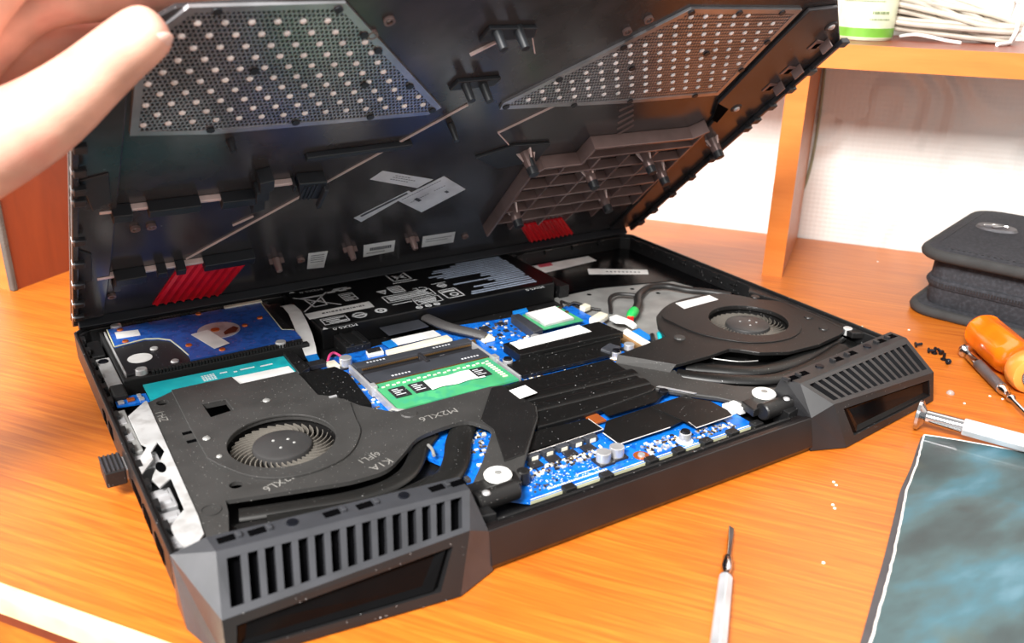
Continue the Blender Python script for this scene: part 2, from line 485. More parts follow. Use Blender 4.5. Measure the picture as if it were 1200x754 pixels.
for row, (a, n_) in enumerate(((0, 9), (-1.5, 11))):
    for i in range(n_):
        w = 0.7 + 0.5 * ((i * 7 + row * 3) % 3) / 2; x = a + i * 1.45; y = -row * 4.2
        t.add([(x, y, 0), (x + w, y, 0), (x + w, y + (1.8 if row == 0 else 0.7), 0), (x, y + (1.8 if row == 0 else 0.7), 0)], [(0, 1, 2, 3)])
wrap(t, 21.4, 0.2, 19.5).build('small_print', 'cup_text', tin)

# bundle of white cord on the shelf
cb = thing('cord_bundle', 'tied bundle of white cord lying on the hutch shelf', 'cord', rot=DROT)
cb.location = Matrix.Rotation(DY, 3, 'Z') @ Vector((0.222, 0.612, 0.1805))
rr = random.Random(3)
k = 0
for i in range(11):
    dv = rr.uniform(-9, 9); lz = 6 + i * 2.6; rz_ = 2.4 + (i % 4) * 3.2
    half = 42 + rr.uniform(-4, 4); bow = rr.uniform(-4, 6)
    p = [(-half, dv - 5, lz + 3), (-half * 0.55, dv - 6 + bow, lz * 0.9 + 2), (0, dv - 5 + bow, (lz + rz_) / 2 + 1.0), (half * 0.55, dv - 5 + bow * 0.5, rz_ + 1), (half, dv - 3, rz_ + 0.4)]
    q = [(half + 4, dv + 1.5, rz_ + 3), (half, dv + 6, rz_ + 4), (half * 0.5, dv + 7 - bow, (lz + rz_) / 2 + 4), (-half * 0.4, dv + 6, lz + 3), (-half, dv + 4, lz + 6)]
    MB().tube(p + q, 2.0, n=8, k=4).build('cord_loop', 'cord', cb, smooth_=True)
tie = [(44, -16, 3), (46, -18, 12), (45, -10, 27), (44, 6, 31), (43, 16, 18), (43, 17, 3), (43, 0, 1.2), (44, -15, 2), (38, -26, 1.8), (34, -32, 1.6)]
MB().tube(tie, 1.5, n=8, k=5).build('tie', 'white', cb, smooth_=True)
MB().tube([(-32, -14, 3), (-22, -20, 5), (-10, -26, 4), (0, -30, 2.5), (10, -34, 1.6)], 1.2, n=8, k=5).build('tie_end', 'white', cb, smooth_=True)

# black zip pouch
pouch = thing('tool_pouch', 'black nylon zip pouch with oval metal badge lying on the desk', 'pouch', rot=(0, 0, DY + math.radians(-19)))
pouch.location = Matrix.Rotation(DY, 3, 'Z') @ Vector((0.2255, 0.4905, 0.0))
def rrect(x0, y0, x1, y1, r, n=6):
    out = []
    for cx, cy, a in ((x1 - r, y1 - r, 0), (x0 + r, y1 - r, 90), (x0 + r, y0 + r, 180), (x1 - r, y0 + r, 270)):
        for i in range(n + 1):
            w = math.radians(a + 90 * i / n); out.append((cx + r * math.cos(w), cy + r * math.sin(w)))
    return out
def slab(poly, zs, ins):
    mb = MB(); n = len(poly); vs = []
    for z, d in zip(zs, ins):
        vs += [(x, y, z) for x, y in (inset(poly, d) if d else ccw(poly))]
    fs = [tuple(range(n))[::-1], tuple(range((len(zs) - 1) * n, len(zs) * n))]
    fs += [(k * n + i, k * n + (i + 1) % n, (k + 1) * n + (i + 1) % n, (k + 1) * n + i) for k in range(len(zs) - 1) for i in range(n)]
    return mb.add(vs, fs)
PW, PD = 205, 150
base = rrect(-2, -2, PW, PD, 20)
slab(base, [0.6, 1, 6, 7], [4, 2.5, 2.5, 5]).build('bottom_panel', 'fabric', pouch, smooth_=True)
def loop_tube(poly, z, r, rz=None):
    p = [(x, y, z) for x, y in poly]; return MB().tube(p + [p[0], p[1]], r, rz, n=10)
loop_tube(inset(base, 2.4), 3.6, 3.4, 3.6).build('bottom_piping', 'piping', pouch, smooth_=True)
body = rrect(6, 7, PW - 4, PD - 4, 16)
slab(body, [6, 9, 22, 36, 41], [2, 0.5, 0.0, 0.8, 3]).build('body', 'fabric', pouch, smooth_=True)
zt = loop_tube(inset(body, -0.3), 23.5, 1.5, 3.4).build('zip_tape', 'fabric', pouch, smooth_=True)
# zip teeth along the front and left side
teeth = MB()
ib = inset(body, -1.6)
per = [Vector(q) for q in ib]; n_ = len(per)
for i in range(n_):
    a, b_ = per[i], per[(i + 1) % n_]; L_ = (b_ - a).length
    for j in range(max(1, int(L_ / 1.9))):
        p = a + (b_ - a) * (j * 1.9 / max(L_, 1e-6))
        teeth.box(p.x - 0.55, p.y - 0.55, 22.3, p.x + 0.55, p.y + 0.55, 24.7)
teeth.build('zip_teeth', 'zip', zt, kind='stuff')
lid_ = rrect(-1, -1, PW, PD, 20)
slab(lid_, [40, 41, 46, 49, 50.0, 50.4], [6, 2.5, 1.5, 3, 7, 13]).build('top_flap', 'fabric', pouch, smooth_=True)
loop_tube(inset(lid_, 2.0), 45.4, 3.6, 4.0).build('top_piping', 'piping', pouch, smooth_=True)
st = MB()
sp = [Vector(q) for q in inset(lid_, 9)]
for i in range(len(sp)):
    a, b_ = sp[i], sp[(i + 1) % len(sp)]; L_ = (b_ - a).length
    for j in range(int(L_ / 4)):
        p = a + (b_ - a) * (j * 4 / L_); d = (b_ - a).normalized() * 1.2
        st.box(min(p.x, p.x + d.x) - 0.35, min(p.y, p.y + d.y) - 0.35, 49.6, max(p.x, p.x + d.x) + 0.35, max(p.y, p.y + d.y) + 0.35, 50.5)
st.build('stitching', 'zip', pouch, kind='stuff')
bd = MB().prism(circle(29, 86, 15, 32, 11), 49.8, 52.2, top=circle(29, 86, 13.4, 32, 9.6)).build('badge', 'chrome_d', pouch, smooth_=True)
e = MB()
for (x, y, a, l, w) in ((27, 86, 0.5, 15, 2.2), (30, 88.5, 0.2, 12, 1.8), (30, 83.5, 0.9, 9, 2.0), (33, 87, -0.4, 8, 1.6), (25, 88, 1.3, 6, 1.6)):
    c_, s_ = math.cos(a), math.sin(a)
    e.prism([(x + c_ * l / 2 * i - s_ * w / 2 * j, y + s_ * l / 2 * i + c_ * w / 2 * j) for i, j in ((-1, -1), (1, -1), (1, 1), (-1, 1))], 52.1, 53.0)
e.build('badge_relief', 'chrome', bd, bevel=0.2)

# ================================================================ laptop, lying upside down with its underside open
lap = thing('laptop', 'black gaming laptop lying upside down with its underside opened', 'laptop')
W = 424.0

# display lid lies on the desk, tray above it
MB().prism([(3, 46), (3, 297), (421, 297), (421, 46), (412, 12), (300, 8), (124, 8), (12, 12)], 0, 7.5).build('display_lid', 'side', lap, bevel=1.5)
tray = MB()
outer = [(0.3, 46), (0.3, 292), (8, 300), (416, 300), (423.7, 292), (423.7, 46), (405, 30), (300, 12), (124, 12), (19, 30)]
inner = [(3.6, 48), (3.6, 290.5), (9.5, 296.6), (414.5, 296.6), (420.4, 290.5), (420.4, 48), (402, 33), (299, 18.5), (125, 18.5), (22, 33)]
tray.prism(outer, 7.8, 9.5)
tray.prism([(0.3, 46), (0.3, 292), (8, 300), (416, 300), (423.7, 292), (423.7, 46), (420.4, 48), (420.4, 290.5), (414.5, 296.6), (9.5, 296.6), (3.6, 290.5), (3.6, 48)], 9.5, 22.0)
tray.prism([(0.3, 46), (3.6, 48), (22, 33), (124, 22), (124, 12), (19, 30)], 9.5, 20)
tray.prism([(423.7, 46), (405, 30), (300, 12), (300, 22), (402, 33), (420.4, 48)], 9.5, 20)
tray.prism([(124, 12), (300, 12), (300, 17.5), (124, 17.5)], 9.5, 13.2)
tr = tray.build('tray', 'shell', lap, bevel=0.5)
# the narrow lip that carries the clips
lip = MB()
lip.prism([(0.3, 46), (0.3, 292), (8, 300), (416, 300), (423.7, 292), (423.7, 46), (422.2, 46), (422.2, 291.4), (415.3, 298.4), (8.7, 298.4), (1.8, 291.4), (1.8, 46)], 22, 24)
lip.build('rim_lip', 'shell', lap, bevel=0.3)
cl = MB().box(-1.1, -3, 0, 1.1, 3, 3.4).mesh('clip', 'shell_in')
for y in range(70, 290, 18):
    inst('rim_clip', cl, lap, (4.2, y, 18.6)); inst('rim_clip', cl, lap, (419.8, y - 6, 18.6))
for x in range(30, 410, 26):
    inst('rim_clip', cl, lap, (x, 295.6, 18.6), (0, 0, PI / 2))
# side ports in the left wall
pm = MB()
pt = MB()
for y0, y1, z0, z1 in ((60, 75, 10, 17), (84, 98, 10, 17), (104, 122, 11, 16), (171, 180, 11, 18), (190, 197, 11, 17)):
    MB().box(-0.15, y0, z0, 1.2, y1, z1).build('side_port', 'void', lap)
# inner deck of the palm rest, behind on the right
MB().prism([(313, 232), (313, 296.5), (414, 296.5), (420, 290), (420, 150), (400, 214), (330, 232)], 9.5, 12.0).build('palmrest_deck', 'gloss', lap)
MB().box(305, 226, 9.5, 313, 296.5, 20).build('deck_wall', 'shell_in', lap, bevel=0.5)

# ---- rear bar between the vents
prof = [(4.6, 18.5), (1.2, 3.5), (2.6, 0.6), (6, 0.6), (13, 7.8), (13, 16.2), (9.6, 17.0), (7.6, 18.2)]
n = len(prof)
hb_ = MB().add([(115.5, y, z) for y, z in prof] + [(308.5, y, z) for y, z in prof],
               [tuple(range(n)), tuple(range(2 * n - 1, n - 1, -1))] + [(i, n + i, n + (i + 1) % n, (i + 1) % n) for i in range(n)])
fixnormals(hb_.build('hinge_bar', 'side', lap, bevel=0.4))
MB().box(124, 10.6, 14, 300, 12.0, 17.9).build('bar_rail', 'shell_in', lap, bevel=0.3)
MB().box(124, 15.2, 12, 300, 16.6, 14.4).build('bar_rail', 'shell_in', lap, bevel=0.3)
for x in (166, 187, 214, 231, 249, 267, 284):
    MB().prism(rect(x - 3.0, 16.4, x + 3.0, 21.2), 10, 16.0).build('board_latch', 'shell_in', lap, bevel=0.5)

# ---- vent blocks
def lerp(a, b_, t): return tuple(a[i] + (b_[i] - a[i]) * t for i in range(len(a)))
def vent_block(mir, slat_mat):
    def B(mb, name, mat_, parent, bevel=0.0, smooth_=False):
        if mir: mb.mirror_x(W)
        o = mb.build(name, mat_, parent, bevel, smooth_); fixnormals(o); return o
    b_, c_, eb, et = (13.3, 26, 33.6), (8.8, 7.6, 17.8), (104.7, 0.7, 25.2), (113.5, 16.5, 32.6)
    a_, w1, w2, w3 = (0.5, 46, 24), (115.7, 4.6, 18.5), (116.2, 1.6, 0.8), (97, -5.6, 0.8)
    d0, d1 = (8.2, 4.6, 0.8), (0.3, 30, 0.8)
    br, er = (12.5, 37, 33.2), (114.6, 27.5, 32.2)      # rear edge of the top rail
    bl_, el_ = (12.0, 41, 22), (116, 31, 22)            # foot of the top rail
    # body: facets around the grille and the lower front
    V = [a_, b_, c_, eb, et, w1, w2, w3, d0, d1, br, er, bl_, el_, (0.5, 46, 0.8), (116, 31, 0.8)]
    F = [(0, 1, 2), (0, 2, 8, 9), (0, 9, 14), (4, 5, 3), (3, 5, 6, 7), (1, 10, 11, 4), (10, 12, 13, 11), (0, 10, 1), (0, 12, 10),
         (4, 11, 5), (11, 13, 5), (5, 13, 15, 6), (8, 7, 6, 15, 14, 9)]
    body = B(MB().add(V, F), 'vent_block', slat_mat, lap)
    # lower front: frame with a recessed glossy lamp strip
    off = Vector((0.02, -1.0, 0.0))
    q = [c_, eb, w3, d0]
    def P(s_, t_, push=0.0):
        top = Vector(lerp(q[0], q[1], s_)); bot = Vector(lerp(q[3], q[2], s_)); v = top + (bot - top) * t_
        return tuple(v + Vector((0.05, 1.0, 0.1)).normalized() * push)
    ix = [(0.0, 0.0), (1.0, 0.0), (1.0, 1.0), (0.0, 1.0)]; ii = [(0.05, 0.22), (0.93, 0.16), (0.90, 0.84), (0.04, 0.78)]
    fr = MB().add([P(*p) for p in ix] + [P(*p) for p in ii] + [P(p[0], p[1], 3.2) for p in ii],
                  [(i, (i + 1) % 4, 4 + (i + 1) % 4, 4 + i) for i in range(4)] + [(4 + i, 4 + (i + 1) % 4, 8 + (i + 1) % 4, 8 + i) for i in range(4)])
    B(fr, 'lamp_frame', 'shell', body)
    jj = [(0.055, 0.27), (0.90, 0.2), (0.865, 0.8), (0.045, 0.74)]; kk = [(0.09, 0.34), (0.86, 0.28), (0.82, 0.72), (0.08, 0.68)]
    gp = MB().add([P(p[0], p[1], 3.1) for p in ii] + [P(p[0], p[1], 0.6) for p in jj] + [P(p[0], p[1], 2.2) for p in kk],
                  [(i, (i + 1) % 4, 4 + (i + 1) % 4, 4 + i) for i in range(4)] + [(4 + i, 4 + (i + 1) % 4, 8 + (i + 1) % 4, 8 + i) for i in range(4)] + [(8, 9, 10, 11)])
    B(gp, 'lamp_strip', 'gloss', body)
    # grille: rails, slats and dark void
    inw = Vector((0.04, 0.72, -0.69)).normalized()
    def G(s_, t_, push=0.0):      # s along the vent from outside in, t from top edge to bottom edge
        top = Vector(lerp(b_, et, s_)); bot = Vector(lerp(c_, eb, s_)); v = top + (bot - top) * t_
        return tuple(v + inw * push)
    def bar4(s0, s1, t0, t1, d0_=0.0, d1_=2.2, tilt=0.0):
        f4 = [G(s0, t0, d0_), G(s1, t0, d0_ + tilt), G(s1, t1, d0_ + tilt), G(s0, t1, d0_)]
        r4 = [G(s0, t0, d1_), G(s1, t0, d1_), G(s1, t1, d1_), G(s0, t1, d1_)]
        return MB().hexa(r4, f4)
    B(MB().add([G(0, 0, 5), G(1, 0, 5), G(1, 1, 5), G(0, 1, 5)], [(0, 1, 2, 3)]), 'grille_void', 'void', body)
    t_lo, t_hi = 0.14, 0.87
    B(bar4(0, 1, 0, t_lo, -0.05, 4.5), 'grille_rail', slat_mat, body)
    B(bar4(0, 1, t_hi, 1, -0.05, 4.5), 'grille_rail', slat_mat, body)
    N_ = 15
    B(bar4(0, 0.035, t_lo, t_hi, -0.05, 4.5), 'grille_end', slat_mat, body)
    B(bar4(0.965, 1, t_lo, t_hi, -0.05, 4.5), 'grille_end', slat_mat, body)
    for i in range(1, N_):
        s_ = 0.035 + (0.93) * i / N_
        B(bar4(s_ - 0.0125, s_ + 0.0125, t_lo, t_hi, 0.1, 4.0), 'grille_slat', slat_mat, body)
    # little latches and screw on the top rail
    for k, s_ in enumerate((0.06, 0.17, 0.3, 0.45, 0.58, 0.74, 0.88, 0.97)):
        p = lerp(br, er, s_)
        if k % 3 == 2:
            B(MB().cyl(p[0], p[1] - 4.5, p[2] - 0.6, p[2] + 0.9, 2.6, 2.2, 14), 'rail_screw', 'screw', body)
        else:
            B(MB().box(p[0] - 3.2, p[1] - 6.5, p[2] - 0.4, p[0] + 3.2, p[1] - 2.5, p[2] + 0.35), 'rail_slot', 'void', body)
            B(MB().box(p[0] + 3.6, p[1] - 6.5, p[2] - 0.4, p[0] + 5.6, p[1] - 3.2, p[2] + 1.7), 'rail_latch', slat_mat, body, 0.4)
    return body
vent_block(False, 'vent_grey')
vent_block(True, 'vent_dark')

# fin stacks behind the vents
for x0, x1 in ((26, 124), (300, 398)):
    MB().box(x0, 40, 9.5, x1, 50, 15).build('fin_stack', 'shroud_d', lap)

# ---- mainboard
pcb = MB().prism([(146, 19.8), (284, 19.8), (284, 34), (300, 44), (300, 205), (246, 207), (214, 212), (126, 205), (106, 182), (110, 110), (130, 60), (130, 34)], 12.2, 14.0).build('mainboard', 'pcb', lap)
MB().box(146, 19.55, 12.3, 284, 19.8, 13.9).build('board_edge', 'pcb_edge', pcb)
MB().box(146.5, 20.4, 14.0, 283.5, 21.0, 14.05).build('edge_trace', 'print', pcb)
rp = random.Random(5)
small = {'chip': MB(), 'cream': MB(), 'steel': MB(), 'gold': MB()}
def scatter(x0, y0, x1, y1, n_, zb=14.0, big=1.0):
    for _ in range(n_):
        x = rp.uniform(x0, x1); y = rp.uniform(y0, y1); kd = rp.choice(('chip', 'cream', 'cream', 'steel', 'gold'))
        a, b2 = (1.0, 0.55) if rp.random() < 0.5 else (0.55, 1.0)
        a *= big * rp.uniform(0.7, 1.2); b2 *= big * rp.uniform(0.7, 1.2)
        small[kd].box(x - a, y - b2, zb, x + a, y + b2, zb + rp.uniform(0.35, 0.8))
scatter(150, 35, 202, 42, 190, big=0.8); scatter(218, 24, 240, 33, 75, big=0.8); scatter(246, 23, 274, 30, 55, big=0.8)
scatter(156, 186, 200, 192, 60, big=0.8); scatter(214, 164, 246, 205, 75); scatter(206, 118, 222, 150, 60, big=0.8)
scatter(108, 120, 128, 190, 90); scatter(195, 67, 216, 76, 30, big=0.8); scatter(140, 50, 160, 84, 60); scatter(268, 116, 300, 130, 40)
scatter(206, 118, 262, 121, 40, big=0.7); scatter(150, 24, 168, 30, 16, big=0.6)
for kd, mbx in small.items():
    mbx.build('surface_components', kd, pcb, kind='stuff')
silk = MB()
for _ in range(110):
    x = rp.uniform(150, 190); y = rp.uniform(24, 36)
    silk.box(x, y, 14.0, x + rp.uniform(0.3, 1.0), y + rp.uniform(0.25, 0.5), 14.04)
for i in range(26):      # the long printed part number, too fine to read
    x = 158 + i * 1.3; silk.box(x, 23.4, 14.0, x + 0.85, 24.9 - (i % 3) * 0.25, 14.04)
silk.box(176, 27.0, 14.0, 196, 27.5, 14.04)
silk.prism([(217.2, 23.2), (220, 23.2), (218.6, 25.6)], 14.0, 14.04)
for x, y in ((206, 33.5), (209, 34.6), (212, 35)): silk.box(x, y, 14, x + 1.8, y + 0.5, 14.04)
silk.build('board_print', 'print', pcb)
# power stages: dark chips and square coils
for x in (164.0, 174.0, 184.0, 194.5):
    MB().box(x - 3.2, 40.8, 14, x + 3.2, 45.8, 15.4).build('power_chip', 'chip', pcb, bevel=0.2)
for x in (166, 174.5, 183, 191.5, 200):
    o = MB().box(x - 3.3, 46.8, 14, x + 3.3, 52, 17.2).build('coil', 'socket', pcb, bevel=0.4)
    MB().box(x - 1.6, 46.5, 14.6, x + 1.8, 46.85, 16.6).build('coil_mark', 'cream', o)
def can(x, y, r, h, name='capacitor', parent=None, zb=14.0):
    o = MB().cyl(x, y, zb, zb + h, r, r, 24).build(name, 'steel', parent or pcb, bevel=0.4, smooth_=False)
    MB().box(x - r - 0.5, y - r - 0.5, zb, x + r + 0.5, y + r + 0.5, zb + 1.2).build('capacitor_base', 'chip', o)
    return o
can(193.5, 29.6, 3.6, 6.0); can(202.0, 30.4, 3.6, 6.0); can(128.9, 188.6, 3.6, 6.2); can(286.5, 125.8, 3.2, 4.6)
for x, y, h in ((240.8, 25.2, 5.2), (209.8, 142.2, 5.0), (273.2, 121.6, 4.2)):
    o = MB().cyl(x, y, 14, 14 + h, 3.0, n=24).build('standoff', 'steel', pcb, bevel=0.3)
    MB().cyl(x, y, 14, 14.6, 4.2, n=24).build('standoff_foot', 'white', o)
    MB().cyl(x, y, 14 + h, 14 + h + 1.0, 2.6, 2.2, 16).build('standoff_screw', 'screw', o)
o = MB().cyl(213.2, 25.2, 14.0, 14.15, 4.0, n=28).build('screw_pad', 'copper', pcb)
MB().cyl(213.2, 25.2, 14.1, 15.1, 1.9, 1.6, 14).build('board_screw', 'steel', o)
for x in (282.3, 287.0):
    MB().prism(rect(x - 2.2, 33 + (x - 282) * -0.4, x + 2.0, 40), 14, 18).build('board_connector', 'white', pcb, bevel=0.3)

# ---- black films and plates over the processor
def plate(name, poly, z0, z1, mat_='film', edge=None, bevel=0.0, parent=lap):
    o = MB().prism(poly, z0, z1).build(name, mat_, parent, bevel)
    if edge:
        path = [(x, y, z1 - 0.15) for x, y in edge]
        MB().tube(path, 0.24, n=6).build('film_edge', 'film_edge', o)
    return o
plate('heat_pipe_film', [(182.6, 113.8), (199.6, 115.5), (263.1, 114.5), (262, 103), (262, 72), (257.5, 69.7), (211, 66), (181, 67), (184, 82.5)], 15.5, 18.6, 'film', bevel=0.6)
for ya, yb in (((190, 97), (264, 93)), ((188, 85), (262, 80.5))):
    MB().tube([(ya[0], ya[1], 18.0), ((ya[0] + yb[0]) / 2, (ya[1] + yb[1]) / 2, 18.0), (yb[0], yb[1], 18.0)], 4.8, 1.5, n=12).build('flat_heat_pipe', 'film', lap, smooth_=True)
plate('memory_film', [(163, 49.5), (201, 50.6), (209.6, 51), (209.6, 63.4), (182, 66), (170, 66)], 16.6, 17.2, 'film', edge=[(209.6, 63.4), (209.6, 51), (201, 50.6), (163, 49.5)])
plate('coil_film', [(221.4, 73.5), (258, 73.2), (262, 64.6), (252, 60), (219.7, 60)], 17.2, 17.8, 'film')
plate('chip_film', [(216.5, 57.3), (249.8, 58.3), (272, 59), (272, 40), (250.5, 37.7), (240.5, 35.9), (207.4, 35.5), (207.5, 48.3)], 16.4, 17.0, 'film', edge=[(207.5, 48.3), (207.4, 35.5), (240.5, 35.9)])
plate('corner_film', [(246, 57.3), (267, 57.8), (277.6, 46.5), (278, 34), (276, 28.4), (251, 27.9), (250, 38)], 17.0, 17.6, 'film', edge=[(251.5, 34.5), (250.8, 27.9), (276, 28.4)])
MB().box(210, 58.5, 15.6, 217.5, 66.5, 16.8).build('copper_tab', 'copper', lap, bevel=0.2)
MB().prism([(193, 77.2), (201, 77.4), (201, 72.2), (194, 72.5)], 14.05, 14.6).build('teal_pad', 'teal_chip', pcb)
MB().cyl(262, 66, 17, 19.4, 2.6, n=18).build('bracket_screw', 'screw', lap, bevel=0.3)
MB().prism([(262, 72), (264, 72), (276, 55), (274, 55)], 18.6, 18.9).build('bracket_edge', 'steel', lap)
MB().prism([(186.5, 103.1), (197.4, 104.2), (198.1, 93.6), (186.5, 92.3)], 21.6, 21.75).build('white_tag', 'paper', lap)

# ---- left cooling shroud with fan
LC = (66.0, 112.3)
shL = [(33.3, 191.3), (64.7, 191.6), (66.1, 180.3), (97.4, 180.8), (97.9, 169.1), (97.5, 147.7), (107.7, 139.4), (112, 128.3), (124.4, 112.7), (180.6, 113.5), (186.5, 112), (190, 82), (184.3, 72), (158.1, 42.7), (146.7, 29.2), (135.3, 24.5), (124.7, 34.4)]
scurve = [(137.9, 48.3), (147, 59), (157, 72.1), (155.3, 80.2), (149.9, 86.9), (136, 86.6), (122.1, 83.1), (109.7, 72.9), (98.2, 65.0), (85.3, 64.0), (76.1, 65.2), (52, 71), (29.6, 76.7)]
scurve = [(q.x, q.y) for q in smooth(scurve, 4)]
shL += scurve + [(28.2, 67.7), (22, 44), (15.2, 46), (17.2, 70.2), (20, 184.5)]
holes = [circle(LC[0], LC[1], 25.5, 48), [(43, 167.4), (54.6, 166.7), (54.9, 152.9), (43.2, 150.9)], circle(36.8, 86.3, 3.0, 16), circle(26.5, 181, 3.0, 16)]
left = MB().prism(shL, 18.8, 20.9, holes=holes).build('fan_shroud', 'shroud', lap, bevel=0.25)
# raised fan case on the shroud
case = [(33.2, 191), (64.7, 191.4), (66.1, 180.5), (97, 180.5), (97.4, 169), (97.2, 148), (104, 142)] + [(q.x, q.y) for q in smooth([(108.5, 132), (104.6, 116), (101, 101), (88.5, 84.5), (72, 78.5), (56, 80), (43.5, 89), (35, 104)], 4)] + [(31.6, 113), (31.8, 145)]
MB().prism(case, 20.9, 22.1, holes=[circle(LC[0], LC[1], 25.0, 48), [(43, 167.4), (54.6, 166.7), (54.9, 152.9), (43.2, 150.9)]]).build('fan_case', 'shroud', left, bevel=0.3)
# well of the fan
well = MB().prism(circle(LC[0], LC[1], 29, 48), 9.6, 18.9, holes=[circle(LC[0], LC[1], 27.4, 48)]); well.prism(circle(LC[0], LC[1], 29, 48), 9.5, 10.2)
well.build('fan_well', 'shroud_d', left)
MB().box(41, 149, 10, 57, 169, 11).build('well_floor', 'void', left)
for (x0, y0, x1, y1) in ((27.4, 141.4, 33.2, 144.2), (27.4, 132.4, 33.2, 135.2)):
    MB().box(x0, y0, 20.8, x1, y1, 20.98).build('shroud_slot', 'void', left)
# bosses and rings pressed into the shroud
for x, y, r in ((35.8, 130.9, 1.9), (72.1, 154.8, 2.0), (36.5, 111.5, 1.4)):
    MB().dome(x, y, 22.05, r, 0.9, 12).build('shroud_rivet', 'alu_d', left, smooth_=True)
MB().prism(circle(22.2, 72.4, 4.4, 24), 20.9, 21.35, holes=[circle(22.2, 72.4, 3.6, 24)]).build('pressed_ring', 'shroud', left)
MB().cyl(129.9, 107.5, 20.9, 21.6, 4.4, 4.0, 20).build('pressed_boss', 'shroud', left)
MB().box(101, 141, 21.0, 105, 142.4, 22.6).build('case_tab', 'steel', left)
stamp = mat('stamped_print', (128, 126, 122), 0.6)
for s_, sz, x, y, r_, k_ in (('M2XL6', 6.6, 153, 101.5, PI + 0.02, 1.1), ('K1A', 6.4, 103, 73.5, PI + 0.25, 1), ('6JFL1', 5.6, 101, 81.5, PI + 0.25, 1), ('M2XL6', 6.6, 62, 83.6, PI + 0.32, 0.9), ('ZH-1', 6.0, 25, 160, PI / 2, 0.9)):
    MB().text(s_, sz, x, y, 20.96, r_, sx=k_).build('stamped_lettering', stamp, left)
# ridge over the cross arm
MB().prism([(157.3, 83.0), (180.1, 111), (186.5, 111), (189.5, 83), (184, 72.5), (158.6, 44.6), (147, 43.5), (158, 71)], 20.9, 21.6).build('cross_arm', 'shroud_d', left, bevel=0.5)
# black film beside the shroud
plate('shroud_film', [(98, 180.6), (118.7, 179.4), (122, 168.1), (118.5, 127.9), (112, 129), (107.7, 139.8), (97.9, 148), (98.1, 168.9)], 17.5, 20.4, 'film')

blade = MB()
NB = 36
pts = []
for k in range(6):
    t_ = k / 5; r_ = 14.2 + t_ * 9.8; a_ = 0.50 * t_ ** 1.3
    for th in (-0.022, 0.022):
        pts += [(r_ * math.cos(a_ + th * 14 / r_), r_ * math.sin(a_ + th * 14 / r_), z) for z in (-4.6, 2.5 - 0.6 * t_)]
blade.add(pts, [f for k in range(5) for f in ((4 * k, 4 * k + 4, 4 * k + 5, 4 * k + 1), (4 * k + 2, 4 * k + 3, 4 * k + 7, 4 * k + 6), (4 * k + 1, 4 * k + 5, 4 * k + 7, 4 * k + 3))] + [(0, 1, 3, 2), (20, 22, 23, 21)])
blade_me = blade.mesh('fan_blade', 'blade')
def fan(name, cx, cy, zc, tilt):
    hub = MB().lathe([(-4, 14.0), (3.0, 14.0), (4.0, 13.6), (4.6, 12.4), (4.7, 0.5)], (0, 0, 0), (0, 0, 1), 40).build(name, 'hub', lap, smooth_=True, loc=(cx, cy, zc))
    for i in range(NB):
        inst('fan_blade', blade_me, hub, (0, 0, 0), (0, 0, 2 * PI * i / NB))
    for x, y in ((3.5, 2), (-3, 4), (-2, -4), (5, -2.5)):
        MB().dome(x, y, 4.65, 0.8, 0.5, 8).build('hub_pip', 'alu_d', hub)
    return hub
fan('cooling_fan', LC[0], LC[1], 15.6, 0)

# heat pipes in front of the left shroud
def pipe(name, pts, r, rz, z, mat_='pipe'):
    return MB().tube([(x, y, z) for x, y in pts], r, rz, n=14, k=6).build(name, mat_, lap, smooth_=True)
pipe('heat_pipe', [(33, 70.5), (50, 66), (75.6, 59.8), (93.7, 59.2), (106, 63.5), (114.5, 71), (123, 82), (134, 92)], 4.6, 2.1, 15.6)
pipe('heat_pipe', [(41, 57), (58, 53), (75.3, 48.8), (92.1, 46.8), (110, 47.4), (123.2, 53), (133, 63.5), (141.5, 77), (152, 90)], 6.4, 2.4, 16.4)
MB().prism([(28, 44), (28.4, 67), (52, 62), (76, 56), (96, 55), (110, 58), (118, 60), (120, 44)], 14.0, 14.8).build('pipe_plate', 'shroud_d', lap)
MB().tube([(124.5, 70, 17.6), (126.2, 75, 17.8), (126.6, 80, 17.6)], 0.8, n=8, k=3).build('pipe_seam', 'alu_d', lap, smooth_=True)

# silver side bracket, jacks and port shells
silver = [(19.2, 186), (8.6, 173), (8.5, 142.5), (10.5, 138), (1.8, 122), (2.0, 112), (10.5, 125), (10.9, 131.7), (15.5, 140), (16.6, 130), (7.6, 111.3), (6.4, 107.7), (8, 99.6), (13.8, 105.2), (13.0, 78), (5.4, 68.2), (5.3, 61), (7, 50), (9, 48.8), (15.6, 56.6), (16.8, 70.2), (20.0, 185)]
sb_ = MB().prism(silver, 20.6, 21.6, holes=[circle(12.6, 117.5, 2.2, 14)] if False else ()).build('side_bracket', 'alu', lap, bevel=0.2)
MB().prism(circle(11.9, 116.0, 2.1, 18, 5.0), 21.55, 21.68).build('bracket_slot', 'void', sb_)
MB().prism(circle(9, 52.5, 2.4, 18), 21.6, 21.9).build('bracket_boss', 'alu', sb_)
for (x0, y0, x1, y1, z1, mt) in ((2.5, 57, 10, 66, 18.5, 'steel'), (3, 69, 12, 84, 18.5, 'steel'), (2.5, 88, 12.5, 104, 18, 'steel'), (2.5, 124, 14, 138, 18.2, 'steel'), (1.8, 140, 9, 186, 19.2, 'alu_d')):
    o = MB().box(x0, y0, 10, x1, y1, z1).build('port_shell', mt, lap, bevel=0.5)
    for k in range(2):
        MB().box(x0 + 1.4, y0 + (y1 - y0) * (0.25 + 0.4 * k), z1, x1 - 1.6, y0 + (y1 - y0) * (0.42 + 0.4 * k), z1 + 0.6).build('shell_spring', 'steel', o, bevel=0.2)

